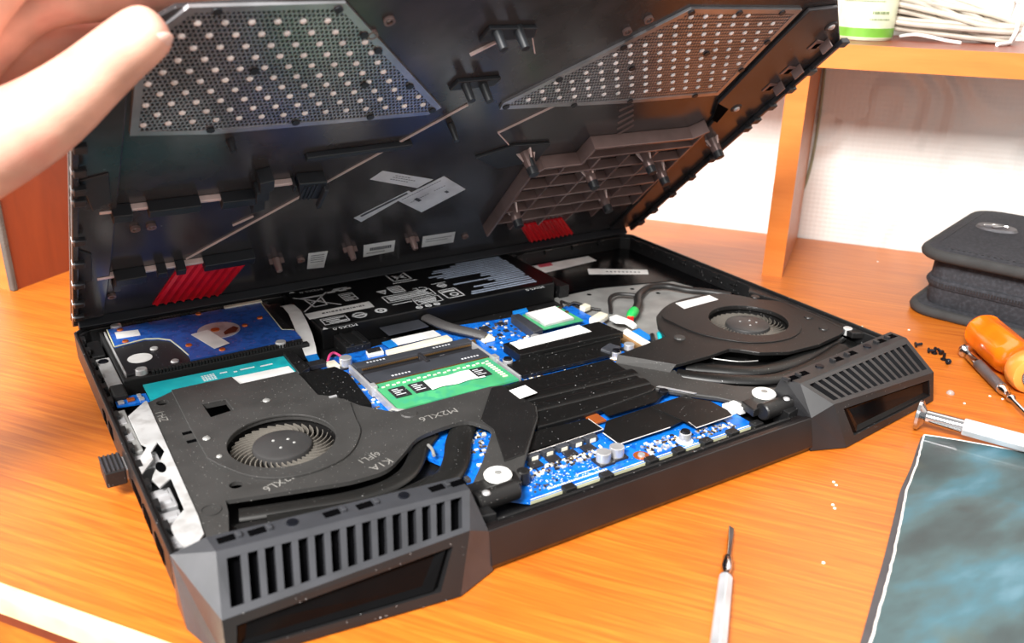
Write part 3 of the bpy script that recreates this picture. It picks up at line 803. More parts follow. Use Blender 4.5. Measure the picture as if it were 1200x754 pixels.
# ---- hard drive in its caddy
hdd = MB().prism([(17, 223.5), (17, 290), (20, 293.5), (114, 293.5), (116, 291), (116, 223.5)], 12, 21.2).build('hard_drive', 'chip', lap, bevel=0.6)
MB().box(16.4, 224, 11, 17.1, 291, 21.4).build('drive_flank', 'alu', hdd)
cad = MB()
cad.prism([(14.2, 217.5), (14.2, 296), (16, 297.6), (118, 297.6), (118, 293.8), (18, 293.8), (15.8, 291.5), (15.8, 221.5), (118, 221.5), (118, 217.5)], 10, 20.4)
caddy = cad.build('drive_caddy', 'rubber', lap, bevel=0.5)
tooth = MB().box(-0.62, -1.6, 0, 0.62, 1.6, 2.0).mesh('caddy_tooth', 'rubber')
for i in range(48):
    inst('caddy_tooth', tooth, caddy, (30 + i * 1.78, 219.6, 20.3)); 
    inst('caddy_tooth', tooth, caddy, (28 + i * 1.75, 295.6, 20.3))
board = [(18.5, 292), (112.3, 292.1), (111.7, 285.7), (109.5, 240.8), (115.7, 237.3), (115.3, 224.6), (110.6, 224.2), (51.0, 223.6), (51.7, 230.7), (50, 243.8), (47.7, 257.6), (42.2, 263.2), (35.6, 266.3), (27, 265), (17.8, 263.3)]
hb2 = MB().prism(board, 21.2, 22.2).build('drive_board', 'pcb_hdd', hdd)
MB().tube([(x, y, 22.1) for x, y in board[8:] + board[:1]], 0.4, n=6).build('board_outline', 'pcb_edge', hdd)
MB().tube([(x, y, 22.1) for x, y in board[1:5]], 0.4, n=6).build('board_outline', 'pcb_edge', hdd)
MB().prism(circle(27.5, 242, 6.6, 28, 6.6), 21.2, 21.35).build('round_label', 'paper', hdd)
sp_ = MB().prism(circle(76, 258, 12.4, 40), 22.15, 22.75).build('spindle_plate', 'alu', hdd)
MB().cyl(74, 258.5, 22.7, 23.3, 2.6, n=18).build('spindle_bore', 'copper', hdd)
MB().prism([(77, 248.4), (84, 249.8), (87, 255), (85.2, 259), (81.4, 256.5), (77.5, 252.8)], 22.75, 22.95).build('spindle_slot', mat('spindle_slot', (96, 44, 24), 0.5), hdd)
MB().prism([(59.6, 258), (70.3, 260.6), (75.8, 234.2), (66.1, 230.6)], 22.9, 23.1).build('paper_label', 'paper', hdd)
MB().prism([(21.7, 285.1), (34.5, 282.9), (34, 273.2), (21, 274.4)], 22.2, 22.32).build('paper_label', 'paper', hdd)
for x, y in ((25, 287.4), (24.6, 267.9), (72.1, 290.5), (91.7, 258), (55, 244.2), (70, 228.6), (103.4, 265.6)):
    MB().cyl(x, y, 22.2, 23.0, 1.9, 1.6, 12).build('drive_screw', 'copper', hdd)
for x, y in ((37.1, 251.5), (43.4, 228)):
    MB().cyl(x, y, 21.2, 22.0, 2.3, 2.0, 14).build('drive_screw', 'alu', hdd)
for x, y in ((24, 294.5), (24.6, 222.6), (102, 221.4)):
    MB().cyl(x, y, 18, 23.4, 3.4, 3.0, 18).build('caddy_post', 'alu', caddy, bevel=0.3)
MB().prism([(89, 291.5), (113, 291.5), (113, 294.4), (89, 294.4)], 20.5, 23.2).build('drive_connector', 'cream', hdd)
MB().prism([(112.3, 290), (124, 290), (124, 240), (117, 236), (110, 240)], 16, 20.6).build('connector_block', 'shell_in', lap, bevel=0.5)
# bracket left of the drive
bk = MB().prism([(6.3, 258), (13.6, 258), (13.8, 214), (13, 208), (6.4, 206.5)], 15, 18.6).build('drive_bracket', 'alu', lap, bevel=0.4)
MB().cyl(9.7, 253, 18.5, 19.3, 2.9, 2.5, 16).build('bracket_screw', 'screw', bk)
MB().box(5, 262, 10, 12.5, 286, 19).build('bracket_tower', 'shell', lap, bevel=0.8)
MB().box(6.4, 200, 12, 13.4, 214.5, 21).build('cable_block', 'rubber', lap, bevel=1.0)

# teal daughter board
tb = MB().prism([(22.8, 211.9), (99.7, 210.8), (99, 180.8), (66.4, 180), (65.2, 188), (33.4, 190), (22.6, 192)], 17.6, 18.6).build('daughter_board', 'pcb_teal', lap)
MB().prism([(66.0, 197.2), (97.8, 196.2), (98.4, 184.2), (66.8, 184.4)], 18.6, 18.72).build('paper_label', 'paper', tb)
MB().prism([(100, 212), (106, 212), (106.4, 186), (98.8, 180.8)], 15, 20.4).build('board_plug', 'shell_in', lap, bevel=0.4)
pr_ = MB()
for i in range(5):
    for j in range(4): pr_.box(52 + i * 1.5, 200 + j * 2.0, 18.6, 53.1 + i * 1.5, 201.3 + j * 2.0, 18.65)
for x, w in ((62, 4), (73, 8), (84, 7), (69, 2)): pr_.box(x, 203 + (x % 3), 18.6, x + w, 204.4 + (x % 3), 18.65)
pr_.build('board_print', 'print', tb)
db = MB().prism([(7, 205), (22.2, 202.5), (22.3, 191.5), (6.6, 194.2)], 16.8, 17.8).build('jack_board', 'pcb', lap)
for x, y, w in ((9, 196.5, 3), (14, 197.4, 3.6), (19, 195.6, 2.6), (18.6, 200, 2)):
    MB().box(x - w / 2, y - 1.6, 17.8, x + w / 2, y + 1.6, 19).build('jack_part', 'copper' if w > 3.2 else 'steel', db, bevel=0.3)

# flat white ribbon from the drive to the mainboard
rb = MB()
path = [((121.5, 281, 21.4), (128.5, 281.5, 21.4)), ((121.5, 275, 23.2), (129.6, 275, 23.2)), ((120.6, 262, 23.4), (129.3, 264, 23.4)), ((118.0, 245, 22.2), (127.0, 246, 22.2)), ((115.4, 230, 20.2), (124.4, 230, 20.2)), ((113.2, 216, 17.8), (121.2, 216, 17.8)), ((112.0, 208.5, 16.6), (119.0, 208.5, 16.6))]
vs_ = []
for a, b_ in path: vs_ += [a, b_, (b_[0], b_[1], b_[2] - 0.35), (a[0], a[1], a[2] - 0.35)]
fs_ = [(0, 3, 2, 1), tuple(range(len(vs_) - 4, len(vs_)))]
for k in range(len(path) - 1): fs_ += [(4 * k + i, 4 * k + (i + 1) % 4, 4 * k + 4 + (i + 1) % 4, 4 * k + 4 + i) for i in range(4)]
rib = fixnormals(rb.add(vs_, fs_).build('ribbon_cable', 'paper', lap))
MB().prism([(112, 208.8), (119, 208.8), (117.6, 199.9), (110.9, 198.5)], 16.2, 16.7).build('ribbon_end', 'blue_flex', rib)
MB().box(109, 193.5, 14, 119.5, 200, 17).build('ribbon_socket', 'chip', pcb, bevel=0.3)

# ---- battery
BT = 24.2
bat = MB().prism([(129, 226), (129, 297.5), (306, 297.5), (306, 238), (300, 226)], 9.6, BT).build('battery', 'battery', lap, bevel=1.0)
def bp_(p):      # positions of the print, brought to the battery's upper face
    return (-41 + (p[0] + 41) * 0.98971, -256.5 + (p[1] + 256.5) * 0.98971 - 2.2)
def strokes(mb, pts, w, z=BT, closed=False):
    P = [bp_(q) for q in pts]
    if closed: P = P + [P[0]]
    for a, b_ in zip(P, P[1:]):
        a, b_ = Vector(a), Vector(b_); d = (b_ - a).normalized(); nn = Vector((-d.y, d.x)) * (w / 2); e_ = d * (w / 2)
        mb.prism([tuple(a - e_ - nn), tuple(b_ + e_ - nn), tuple(b_ + e_ + nn), tuple(a - e_ + nn)], z, z + 0.05)
pr_ = MB(); pb_ = MB()
def btext(s_, p, size, sx=1.0):
    q = bp_(p); pr_.text(s_, size, q[0], q[1], BT + 0.04, PI, sx=sx)
def flush():
    global pr_
    if pr_.v: pr_.build('printed_symbol', 'print', bat)
    pr_ = MB()
# crossed-out bin
strokes(pr_, [(133.6, 291.9), (156.3, 266)], 1.0); strokes(pr_, [(156.1, 291.8), (131.6, 265)], 1.0)
strokes(pr_, [(138.5, 287.5), (150.5, 287.5), (148.5, 270), (140, 270)], 1.0, closed=True); strokes(pr_, [(136.6, 288.6), (152.6, 288.6)], 1.2)
strokes(pr_, [(141.5, 279), (147.5, 279)], 1.0)
flush()
for i in range(4): strokes(pr_, [(158 + i * 4, 290.5 + (i % 2) * 1.5), (160.8 + i * 4, 290.5 + (i % 2) * 1.5)], 2.6)
for i in range(3): strokes(pr_, [(163 + i * 3.4, 294.6), (165 + i * 3.4, 294.6)], 1.4)
flush()
strokes(pr_, [(161.8, 283.6), (171, 283.6), (170.5, 270), (161.8, 270)], 0.7, closed=True)
for j in range(4): strokes(pr_, [(163.4, 281 - j * 3), (169.4 - (j % 2) * 2, 281 - j * 3)], 1.4)
flush()
strokes(pr_, [(135.3, 247.6), (151.5, 247.6), (151, 237.6), (135, 237.6)], 0.7, closed=True)
for j in range(3): strokes(pr_, [(137 + j, 245.4 - j * 2.8), (149.6 - (j % 2) * 4, 245.4 - j * 2.8)], 1.3)
def ringp(c_, r_, r2):
    q = bp_(c_); pr_.prism(circle(q[0], q[1], r_, 24), BT, BT + 0.05, holes=[circle(q[0], q[1], r2, 24)])
flush()
ringp((174.8, 243.4), 4.0, 2.3); flush(); pr_.cyl(*bp_((174.8, 243.4)), BT, BT + 0.05, 1.2); flush(); ringp((159.7, 242.6), 4.6, 3.4); flush(); strokes(pr_, [(155.6, 242.6), (163.8, 242.6)], 1.8)
for s_, p, sz in (('M2X5.0', (156.5, 301), 5.0), ('M2X5.0', (152.6, 230.6), 5.0)): btext(s_, p, sz); flush()
flush()
pr_.prism([bp_(q) for q in ((134, 301.5), (138, 301.5), (136, 305))], BT, BT + 0.05); flush(); pr_.prism([bp_(q) for q in ((130.8, 231), (134.4, 231), (132.6, 234.6))], BT, BT + 0.05)
flush()
strokes(pr_, [(205.5, 304), (219, 304), (219, 289), (205.5, 289)], 1.2, closed=True)
strokes(pr_, [(209, 300), (216, 292.5)], 1.0); strokes(pr_, [(216, 300), (209, 292.5)], 1.0); strokes(pr_, [(210, 296.4), (215, 296.4)], 2.6); strokes(pr_, [(203.5, 285.5), (221, 285.5)], 1.0)
flush()
strokes(pr_, [(186.6, 276.4), (193, 276.4), (189.6, 269.6)], 0.8, closed=True); strokes(pr_, [(188.4, 274.8), (191, 274.6)], 1.6)
flush()
strokes(pr_, [(195.6, 280), (204.6, 280), (204.2, 268.2), (195.6, 268.2)], 0.9, closed=True)
for j in range(4): strokes(pr_, [(197, 277.4 - j * 2.6), (203.2 - (j % 2), 277.4 - j * 2.6)], 1.3)
flush()
q = bp_((220, 270)); pr_.text('CE', 10.5, q[0], q[1], BT + 0.04, PI, sx=0.8)
flush()
strokes(pr_, [(185.1, 265), (220.4, 265), (219.8, 253), (184.6, 253)], 0.7, closed=True)
for j in range(3):
    x = 188
    while x < 216:
        w_ = rp.uniform(1.2, 4.5); strokes(pr_, [(x, 262 - j * 2.9), (min(x + w_, 218), 262 - j * 2.9)], 1.7); x += w_ + 1.3
flush()
strokes(pr_, [(201, 250.4), (219.5, 250.4), (218.6, 240.5), (200, 240.5)], 0.6, closed=True)
for j in range(3): strokes(pr_, [(202 + j, 247.8 - j * 2.6), (216 - j, 247.8 - j * 2.6)], 1.3)
flush()
strokes(pr_, [(186, 248.5), (199, 248.8)], 1.0)
flush()
strokes(pr_, [(223.4, 257.6), (236, 257.6), (235.6, 241.8), (223.4, 241.8)], 0.9, closed=True); ringp((230.5, 247), 3.2, 2.0); strokes(pr_, [(226, 254), (233, 254)], 2.6)
flush()
for p in ((198.8, 236.2), (205.4, 236.2), (211.6, 236.2)): flush(); ringp(p, 2.3, 1.5); strokes(pr_, [(p[0] - 0.9, p[1]), (p[0] + 0.9, p[1])], 0.8)
flush()
ringp((231, 266), 3.6, 2.6); strokes(pr_, [(229, 266), (233, 266)], 2.0); strokes(pr_, [(226, 271.4), (236, 271.4)], 1.0)
flush()
btext('M2X5.0', (292, 231), 4.6)
flush()
# the fine paragraphs are too small to read: rows of broken strokes
rows = [(278, 305), (262, 301.4), (256, 298), (240, 294.6), (237, 291.2), (244, 287.8), (231, 284.4), (236, 281), (240, 277.6), (268, 274), (266, 270.6), (272, 267.2), (240, 263.6), (266, 260.2), (270, 256.8), (250, 253), (256, 249.4), (244, 245), (242, 241.6)]
for x0, y in rows:
    x = x0; xe = 300 - (305 - y) * 0.12
    while x < xe:
        w_ = rp.uniform(0.8, 3.6); strokes(pb_, [(x, y), (min(x + w_, xe), y)], 1.9); x += w_ + rp.uniform(1.5, 2.3)
pb_.build('fine_print', 'print_blue', bat, kind='stuff')
q = [bp_(p) for p in ((130.3, 261.1), (174.5, 261.9), (173.9, 251.4), (129.6, 250.7))]
MB().prism(q, BT, BT + 0.12).build('paper_label', 'paper', bat)
tx = MB()
x = 140
while x < 168:
    w_ = rp.uniform(0.7, 2.0); a = bp_((x, 255.6)); tx.box(a[0], a[1], BT + 0.12, a[0] + w_, a[1] + 1.8, BT + 0.16); x += w_ + 0.8
tx.build('label_print', 'ink', bat, kind='stuff')
MB().prism([(165.9, 224), (193.1, 224), (193.8, 211), (166, 210)], 17.5, 18.2).build('battery_flap', 'socket', lap, bevel=0.2)
MB().box(136, 205, 10, 152, 226, 18.6).build('cable_clamp', 'shell_in', lap, bevel=0.8)
MB().box(139, 204.6, 18.6, 141, 224, 20).build('clamp_rib', 'shell', lap, bevel=0.4)
MB().box(147, 204.6, 18.6, 149, 224, 20).build('clamp_rib', 'shell', lap, bevel=0.4)
MB().tube([(121, 197, 15), (124, 201, 17.4), (128, 204, 17), (131, 201, 15.2)], 0.8, n=8, k=5).build('pink_wire', 'pink', lap, smooth_=True)
MB().box(119, 187, 14, 125, 196, 16.6).build('wire_plug', 'cream', pcb, bevel=0.4)
MB().tube([(199, 224, 18), (199.5, 213, 19.2), (202, 203, 19.2), (207, 195, 18.6), (213.5, 188.5, 17.4), (219, 183, 16)], 4.2, 2.6, n=12, k=5).build('battery_cable', 'sleeve', lap, smooth_=True)
MB().box(215, 178, 14, 223, 186, 16.4).build('battery_plug', 'cream', pcb, bevel=0.4)
MB().prism([(206, 184), (212, 184), (210, 179), (205, 179)], 14, 15.6).build('battery_tab', 'gold', pcb)

# keyboard ribbon with its connector
MB().prism([(165.2, 205.5), (194.2, 205.5), (194.8, 196.5), (165.3, 195.8)], 16.8, 17.3).build('keyboard_ribbon', 'paper', lap)
MB().prism([(158.5, 204.4), (165.2, 205.0), (165.3, 195.8), (159.3, 194.8)], 16.6, 17.1).build('ribbon_stiffener', 'blue_flex', lap)
kc = MB().prism([(156, 193.8), (199, 196.5), (199, 189), (156, 189.6)], 14, 16.6).build('ribbon_connector', 'cream', pcb, bevel=0.3)
for i in range(24):
    MB().box(172 + i * 1.1, 188.2, 14.2, 172.5 + i * 1.1, 189.0, 15.2).build('connector_pin', 'steel', kc) if i < 0 else None
pins = MB()
for i in range(36): pins.box(160 + i * 1.05, 187.7, 14.1, 160.55 + i * 1.05, 189.2, 14.7)
pins.build('connector_pins', 'steel', kc, kind='stuff')
c2 = MB().prism([(146, 199.6), (156, 199.9), (154.8, 192.9), (144.7, 193.1)], 14, 16.2).build('ribbon_connector', 'white', pcb, bevel=0.3)
MB().prism([(146.4, 200.4), (155, 200.6), (154.2, 195), (145.8, 195)], 16.2, 16.6).build('connector_flap', 'chip', c2)

# ---- memory: socket and module
so = MB()
so.prism([(128.4, 171.5), (203, 171.5), (203, 178.2), (128.4, 178.2)], 14, 20.6)
sk = so.build('memory_socket', 'socket', lap, bevel=0.3)
MB().prism([(129.2, 150.6), (202.4, 150.6), (202.4, 163.5), (129.2, 163.5)], 14, 19.6).build('socket_lower', 'socket', sk, bevel=0.3)
MB().box(130, 163.5, 14, 201.8, 171.5, 16.6).build('socket_gap', 'chip', sk)
for y, z in ((171.2, 19.4), (163.2, 18.6)):
    pins = MB()
    for i in range(60):
        pins.box(131.5 + i * 1.17, y - 1.0, z - 0.9, 132.1 + i * 1.17, y + 0.2, z - 0.2)
    pins.build('socket_contacts', 'gold', sk, kind='stuff')
MB().box(166.5, 160.5, 15, 168.6, 172, 21).build('socket_key', 'chip', sk, bevel=0.3)
for x in (126.9, 203.0):
    MB().prism(rect(x - 0.5, 118, x + 0.7, 178), 15.5, 20.2).build('socket_arm', 'steel', sk, bevel=0.2)
    MB().prism(rect(x - 1.8, 143, x + 1.9, 148), 15.5, 21.6).build('arm_latch', 'steel', sk, bevel=0.4)
pr_ = MB()
for x0, y in ((136, 174), (142, 153.4), (186, 153.6), (178, 173.8)):
    for i in range(6): pr_.box(x0 + i * 2.0, y, (20.6 if y > 170 else 19.6), x0 + i * 2.0 + 1.2, y + 1.5, (20.64 if y > 170 else 19.64))
pr_.build('socket_print', 'paper_g', sk)
ram = MB().prism([(128.4, 116.4), (200.6, 115.6), (200.6, 149.5), (128.4, 149.5)], 18.6, 19.7).build('memory_module', 'pcb_green', lap)
MB().box(128.6, 148.4, 19.7, 200.4, 149.8, 19.8).build('contact_strip', 'gold', ram)
for x in (132.4, 144.0, 181.6):
    o = MB().box(x, 127.6, 19.7, x + 9, 138.6, 20.5).build('memory_chip', 'chip', ram, bevel=0.15)
    tx = MB()
    for j in range(4): tx.box(x + 1.2, 129.6 + j * 2.1, 20.5, x + 6.8 - (j % 2) * 2, 130.5 + j * 2.1, 20.53)
    tx.build('chip_print', 'paper_g', o, kind='stuff')
lb = [(q.x, q.y) for q in smooth([(152.9, 126.4), (160, 127.6), (168, 126.2), (176, 127.2), (185.6, 126)], 5)]
MB().prism(lb + [(185.6, 138), (176, 138.8), (168, 137.6), (160, 138.8), (153.4, 138)], 20.3, 20.5).build('paper_label', 'paper', ram)
tx = MB()
for j in range(3):
    for i in range(5): tx.box(160 + i * 4 + j, 130.2 + j * 2.4, 20.5, 162.4 + i * 4 + j, 131 + j * 2.4, 20.53)
tx.build('label_print', 'paper_g', ram, kind='stuff')
rs = MB()
for i in range(22): rs.box(131 + i * 3.1, 142.6 + (i % 2) * 1.0, 19.7, 132.8 + i * 3.1, 143.6 + (i % 2) * 1.0, 20.1)
for i in range(8): rs.box(194.5, 122 + i * 2.6, 19.7, 197.5, 123.2 + i * 2.6, 20.1)
rs.build('module_resistors', 'cream', ram, kind='stuff')
MB().tube([(124.6, 121, 16), (126, 118.4, 19.4), (128, 116, 19.4), (133.5, 114, 18.4)], 1.0, n=8, k=4).build('module_clip', 'alu_d', lap, smooth_=True)

# ---- wireless card
wc = MB().prism([(255.3, 197.6), (284.6, 198.4), (284.6, 170.4), (252.4, 170.4)], 17.8, 18.6).build('wireless_card', 'pcb_green', lap)
sh_ = MB().prism([(256.2, 195.6), (280.4, 196.4), (279.4, 173), (256.2, 172.4)], 18.6, 20.4).build('card_shield', 'alu', wc, bevel=0.4)
MB().prism([(257, 194.8), (279.8, 195.6), (278.8, 173.8), (257, 173.2)], 20.4, 20.5).build('paper_label', 'paper', wc)
tx = MB()
for j in range(4): tx.box(262, 181 + j * 2.4, 20.5, 272 - (j % 2) * 3, 182 + j * 2.4, 20.54)
tx.build('label_print', 'paper_g', wc, kind='stuff')
MB().prism([(246.8, 198.4), (252.8, 197.6), (252.2, 168.4), (244, 166.6)], 14, 20.0).build('card_socket', 'socket', lap, bevel=0.6)
MB().prism([(253.3, 206.5), (264.6, 207.2), (262.8, 202.0), (251.6, 201.4)], 14, 18.4).build('blue_plug', 'blue_flex', lap, bevel=0.3)
for x, y in ((282.6, 194), (282.6, 186)):
    MB().cyl(x, y, 18.6, 19.6, 1.4, n=12).build('antenna_pad', 'gold', wc)
for x, y, w in ((226, 196, 6), (222, 187, 3.4), (230, 184, 3), (237, 188, 3), (240, 199, 4)):
    MB().box(x - w / 2, y - w / 2, 14, x + w / 2, y + w / 2, 14.0 + w * 0.32).build('board_chip', 'chip', pcb, bevel=0.2)
MB().cyl(243.6, 163.8, 14, 18.6, 3.2, n=18).build('standoff', 'steel', pcb, bevel=0.3)

# ---- solid-state drive under its black heat spreader
sd_ = MB().prism([(217.6, 160), (289, 160), (292, 138.4), (217.6, 141)], 15, 20.6).build('ssd_spreader', 'film', lap, bevel=0.5)
MB().prism([(221.2, 158.6), (274.2, 161), (274.8, 148.6), (221.2, 147.7)], 20.6, 20.72).build('paper_label', 'paper', sd_)
tx = MB()
for x, w in ((226, 1), (228, 3), (233, 4), (240, 1.4), (264, 4)): tx.box(x, 151.6, 20.72, x + w, 155.4, 20.76)
tx.build('label_print', 'paper_g', sd_, kind='stuff')
plate('ssd_film', [(208, 140.6), (232, 143), (290, 138), (279, 124.8), (268, 121), (208, 122.6)], 15.2, 17.4, 'film', bevel=0.3)
MB().box(233, 137.6, 17.4, 290, 139.4, 18.6).build('ssd_fold', 'film', lap, bevel=0.3)
MB().prism([(268, 121), (279, 124.8), (276, 132), (266, 128)], 15, 19.2).build('ssd_clip', 'socket', lap, bevel=0.8)

# ---- plugs between drive and right fan
MB().prism([(303, 166.5), (309.6, 168), (312, 154), (310, 147), (306.5, 146.5), (307.5, 156), (303, 160)], 16, 18.6).build('white_plug', 'white', lap, bevel=0.4)
MB().prism([(296.4, 144), (300.4, 145.2), (299.2, 120.9), (294.6, 118.2)], 14, 18.8).build('slot_connector', 'white', lap, bevel=0.4)
MB().prism([(290, 143), (296.4, 144), (294.6, 118.2), (289, 121)], 13, 16.4).build('slot_body', 'gold', lap, bevel=0.3)
MB().prism([(302, 142.5), (309.4, 144), (307.6, 128.6), (300.6, 125.5)], 15.6, 17.6).build('blue_plug', 'blue_flex', lap, bevel=0.4)
gp_ = MB().lathe([(0, 2.2), (1, 3.3), (8, 3.4), (12, 2.6), (14, 1.6)], (327, 170, 17), (-0.85, -0.62, 0.05), 16).build('green_plug', 'green', lap, smooth_=True)
MB().cyl(315.6, 160.4, 15, 18.2, 2.2, n=12).build('red_wire', 'red', lap)
MB().prism([(290, 172), (304, 178.5), (306, 171), (292.5, 164.8)], 14, 18.6).build('cream_plug', 'cream', lap, bevel=1.2)
MB().prism([(300, 196), (307, 199), (308, 193), (301, 191)], 13, 17).build('cream_plug', 'cream', lap, bevel=1.0)
MB().tube([(297, 205, 13.6), (300, 202, 17), (303, 197, 16.6)], 1.0, n=8, k=4).build('antenna_wire', 'cable', lap, smooth_=True)
MB().tube([(286, 196, 18.8), (292, 206, 18), (298, 208, 15), (306, 200, 13.6), (314, 190, 13.2)], 0.9, n=8, k=5).build('antenna_wire', 'cable', lap, smooth_=True)
for k, cx in enumerate((306, 311.5)):
    MB().tube([(cx - 2, 123, 16), (cx, 127, 18.2), (cx + 3, 131, 17.4), (cx + 6, 134, 15.4)], 1.5, n=8, k=4).build('fan_wire', 'pcb_teal' if k else 'cable', lap, smooth_=True)

# ---- grey keyboard plate and black cable behind the right fan
pg = MB().prism([(302, 228.5), (412, 230.5), (419.5, 222), (419.5, 120), (318, 120), (306, 150), (300, 205)], 9.6, 11.2).build('keyboard_plate', 'alu_d', lap)
for x, y in ((382.6, 225), (403.5, 224.6), (408.7, 212.6), (411, 226.8), (415.5, 198), (416.2, 211.6), (373.7, 200), (362.7, 216), (344, 212), (328, 222)):
    MB().cyl(x, y, 11.2, 11.3, 1.7, n=14).build('plate_hole', 'void', pg)
MB().tube([(318, 184, 12), (322, 190, 14), (329.5, 200, 15.6), (339.5, 203.6, 15.6), (349, 195.7, 15.6)], 1.3, n=8, k=5).build('thin_cable', 'cable', lap, smooth_=True)
MB().tube([(327.5, 170.5, 17), (338, 180, 16.4), (348, 192, 15.4), (357.5, 199.5, 14.8), (370, 205.5, 14.6), (383, 201.5, 14.6), (391, 189, 14.4), (402, 178.5, 14.2), (412, 166, 14)], 2.9, 2.2, n=12, k=6).build('black_cable', 'cable', lap, smooth_=True)
# stickers on the palm-rest deck
s1 = MB().prism([(316, 293), (379, 292), (378, 279.6), (315, 274)], 12.0, 12.12).build('deck_sticker', 'paper', lap)
MB().prism([(330.3, 293.0), (343, 293.2), (340.7, 286.3), (328.9, 286.9)], 12.12, 12.16).build('pink_print', mat('pink_print', (214, 84, 104), 0.5), s1)
s2 = MB().prism([(359.7, 266.9), (398.9, 242.4), (393, 233.8), (353, 256)], 12.0, 12.12).build('deck_sticker', 'paper', lap)
tx = MB()
for i in range(9): tx.box(368 + i * 2.6, 253 - i * 1.62, 12.12, 369.6 + i * 2.6, 255 - i * 1.62, 12.15)
tx.build('sticker_print', 'ink', s2, kind='stuff')

# ---- right fan and heat pipes
RC = (371.5, 111.0)
top = [(324.8, 145.9), (337.9, 154.7), (353.8, 160.7), (374.1, 161.6), (390.4, 157.9), (398.6, 150.5), (407.7, 135), (416.7, 125.7), (418.6, 108.2), (418.5, 87.9), (417.9, 71), (404.8, 66.4), (381.7, 62.7), (357.1, 63.9), (340.6, 71.9), (333.7, 80.5), (328.7, 84.8), (310.7, 83.3), (286.5, 83.7), (265.7, 110.9), (289.9, 114.7), (308.1, 117.9), (314.9, 132.9)]
rs_ = [(q.x, q.y) for q in smooth(top[:10], 3)][:-1] + top[9:]
fr_ = MB().prism(rs_, 19.6, 21.8, holes=[circle(RC[0], RC[1], 25.2, 48)]).build('fan_shroud', 'shroud_d', lap, bevel=0.4)
case2 = [(q.x, q.y) for q in smooth([(326, 132), (327, 143), (339, 152), (354, 158), (374, 159), (390, 155), (397, 148), (404.5, 132), (405, 112), (398, 92), (384, 80), (366, 77), (346, 84), (333, 100), (327, 116)], 3, closed=True)]
MB().prism(case2, 21.8, 22.5, holes=[circle(RC[0], RC[1], 25.0, 48)]).build('fan_case', 'shroud_d', fr_, bevel=0.3)
well = MB().prism(circle(RC[0], RC[1], 29, 48), 9.8, 19.7, holes=[circle(RC[0], RC[1], 27.4, 48)]); well.prism(circle(RC[0], RC[1], 29, 48), 9.7, 10.3)
well.build('fan_well', 'shroud_d', fr_)
wall_ = MB().prism(inset(case2, 0.6), 10, 19.8, holes=[circle(RC[0], RC[1], 28.5, 48)]).build('case_wall', 'shroud_d', fr_)
fan('cooling_fan', RC[0], RC[1], 15.9, 0)
lb_ = MB().prism([(350.1, 156.4), (381, 156.6), (380.5, 147.4), (348.4, 145.8)], 22.5, 22.62).build('fan_label', 'paper', fr_)
tx = MB()
for i in range(6): tx.box(368 + i * 1.8, 150, 22.62, 369.2 + i * 1.8, 153, 22.65)
tx.build('label_print', 'paper_g', fr_, kind='stuff')
MB().cyl(314, 111.6, 21.8, 22.6, 3.6, 3.2, 18).build('pressed_boss', 'shroud', fr_)
for x, y in ((408, 140), (411, 96), (404, 78)):
    MB().cyl(x, y, 21.8, 22.4, 3.2, 2.8, 18).build('pressed_boss', 'shroud_d', fr_)
# lower arm with sloped edge
am = MB()
arm = [(265.7, 110.9), (286.5, 83.7), (284, 75), (302.1, 52.1), (318.8, 40), (336.6, 37.6), (330, 30), (307.8, 27), (294, 30), (283.4, 46.9), (270.1, 61), (259.8, 73.8), (260.8, 108.5)]
am.prism(arm, 15.5, 18.2)
ar_ = am.build('heat_sink_arm', 'shroud', lap, bevel=0.7)
MB().hexa([(262, 108, 18), (281, 82.4, 18), (284, 84, 19), (266, 111, 19)], [(262.6, 108.4, 18.4), (281.6, 82.8, 18.4), (286.5, 83.7, 21.8), (265.7, 110.9, 21.8)]).build('arm_slope', 'shroud', ar_)
pipe('heat_pipe', [(286, 82), (297, 70.5), (309, 60), (326, 50), (345, 48.5), (372, 52.5), (400, 60)], 5.0, 2.4, 16.6, 'film')
pipe('heat_pipe', [(298, 88), (309, 79), (321, 69), (333, 62.5), (355, 61), (385, 66), (412, 72)], 5.0, 2.2, 15.8, 'film')
MB().prism([(282, 84), (330, 92), (345, 66), (400, 68), (418, 72), (418, 56), (398, 50), (340, 40), (310, 50)], 12.5, 14.6).build('pipe_plate', 'film', lap)
MB().tube([(316, 86, 18), (326, 74, 18.4), (337, 69, 18.4)], 0.35, n=6, k=4).build('arm_seam', 'alu_d', ar_)
MB().cyl(417, 70, 18, 22.6, 3.0, 2.8, 16).build('corner_post', 'alu', lap, bevel=0.3)
MB().prism([(412, 150), (420.3, 157), (420.3, 60), (414, 64), (417, 90), (417.4, 126)], 18, 22).build('rim_plate', 'shroud_d', lap, bevel=0.6)

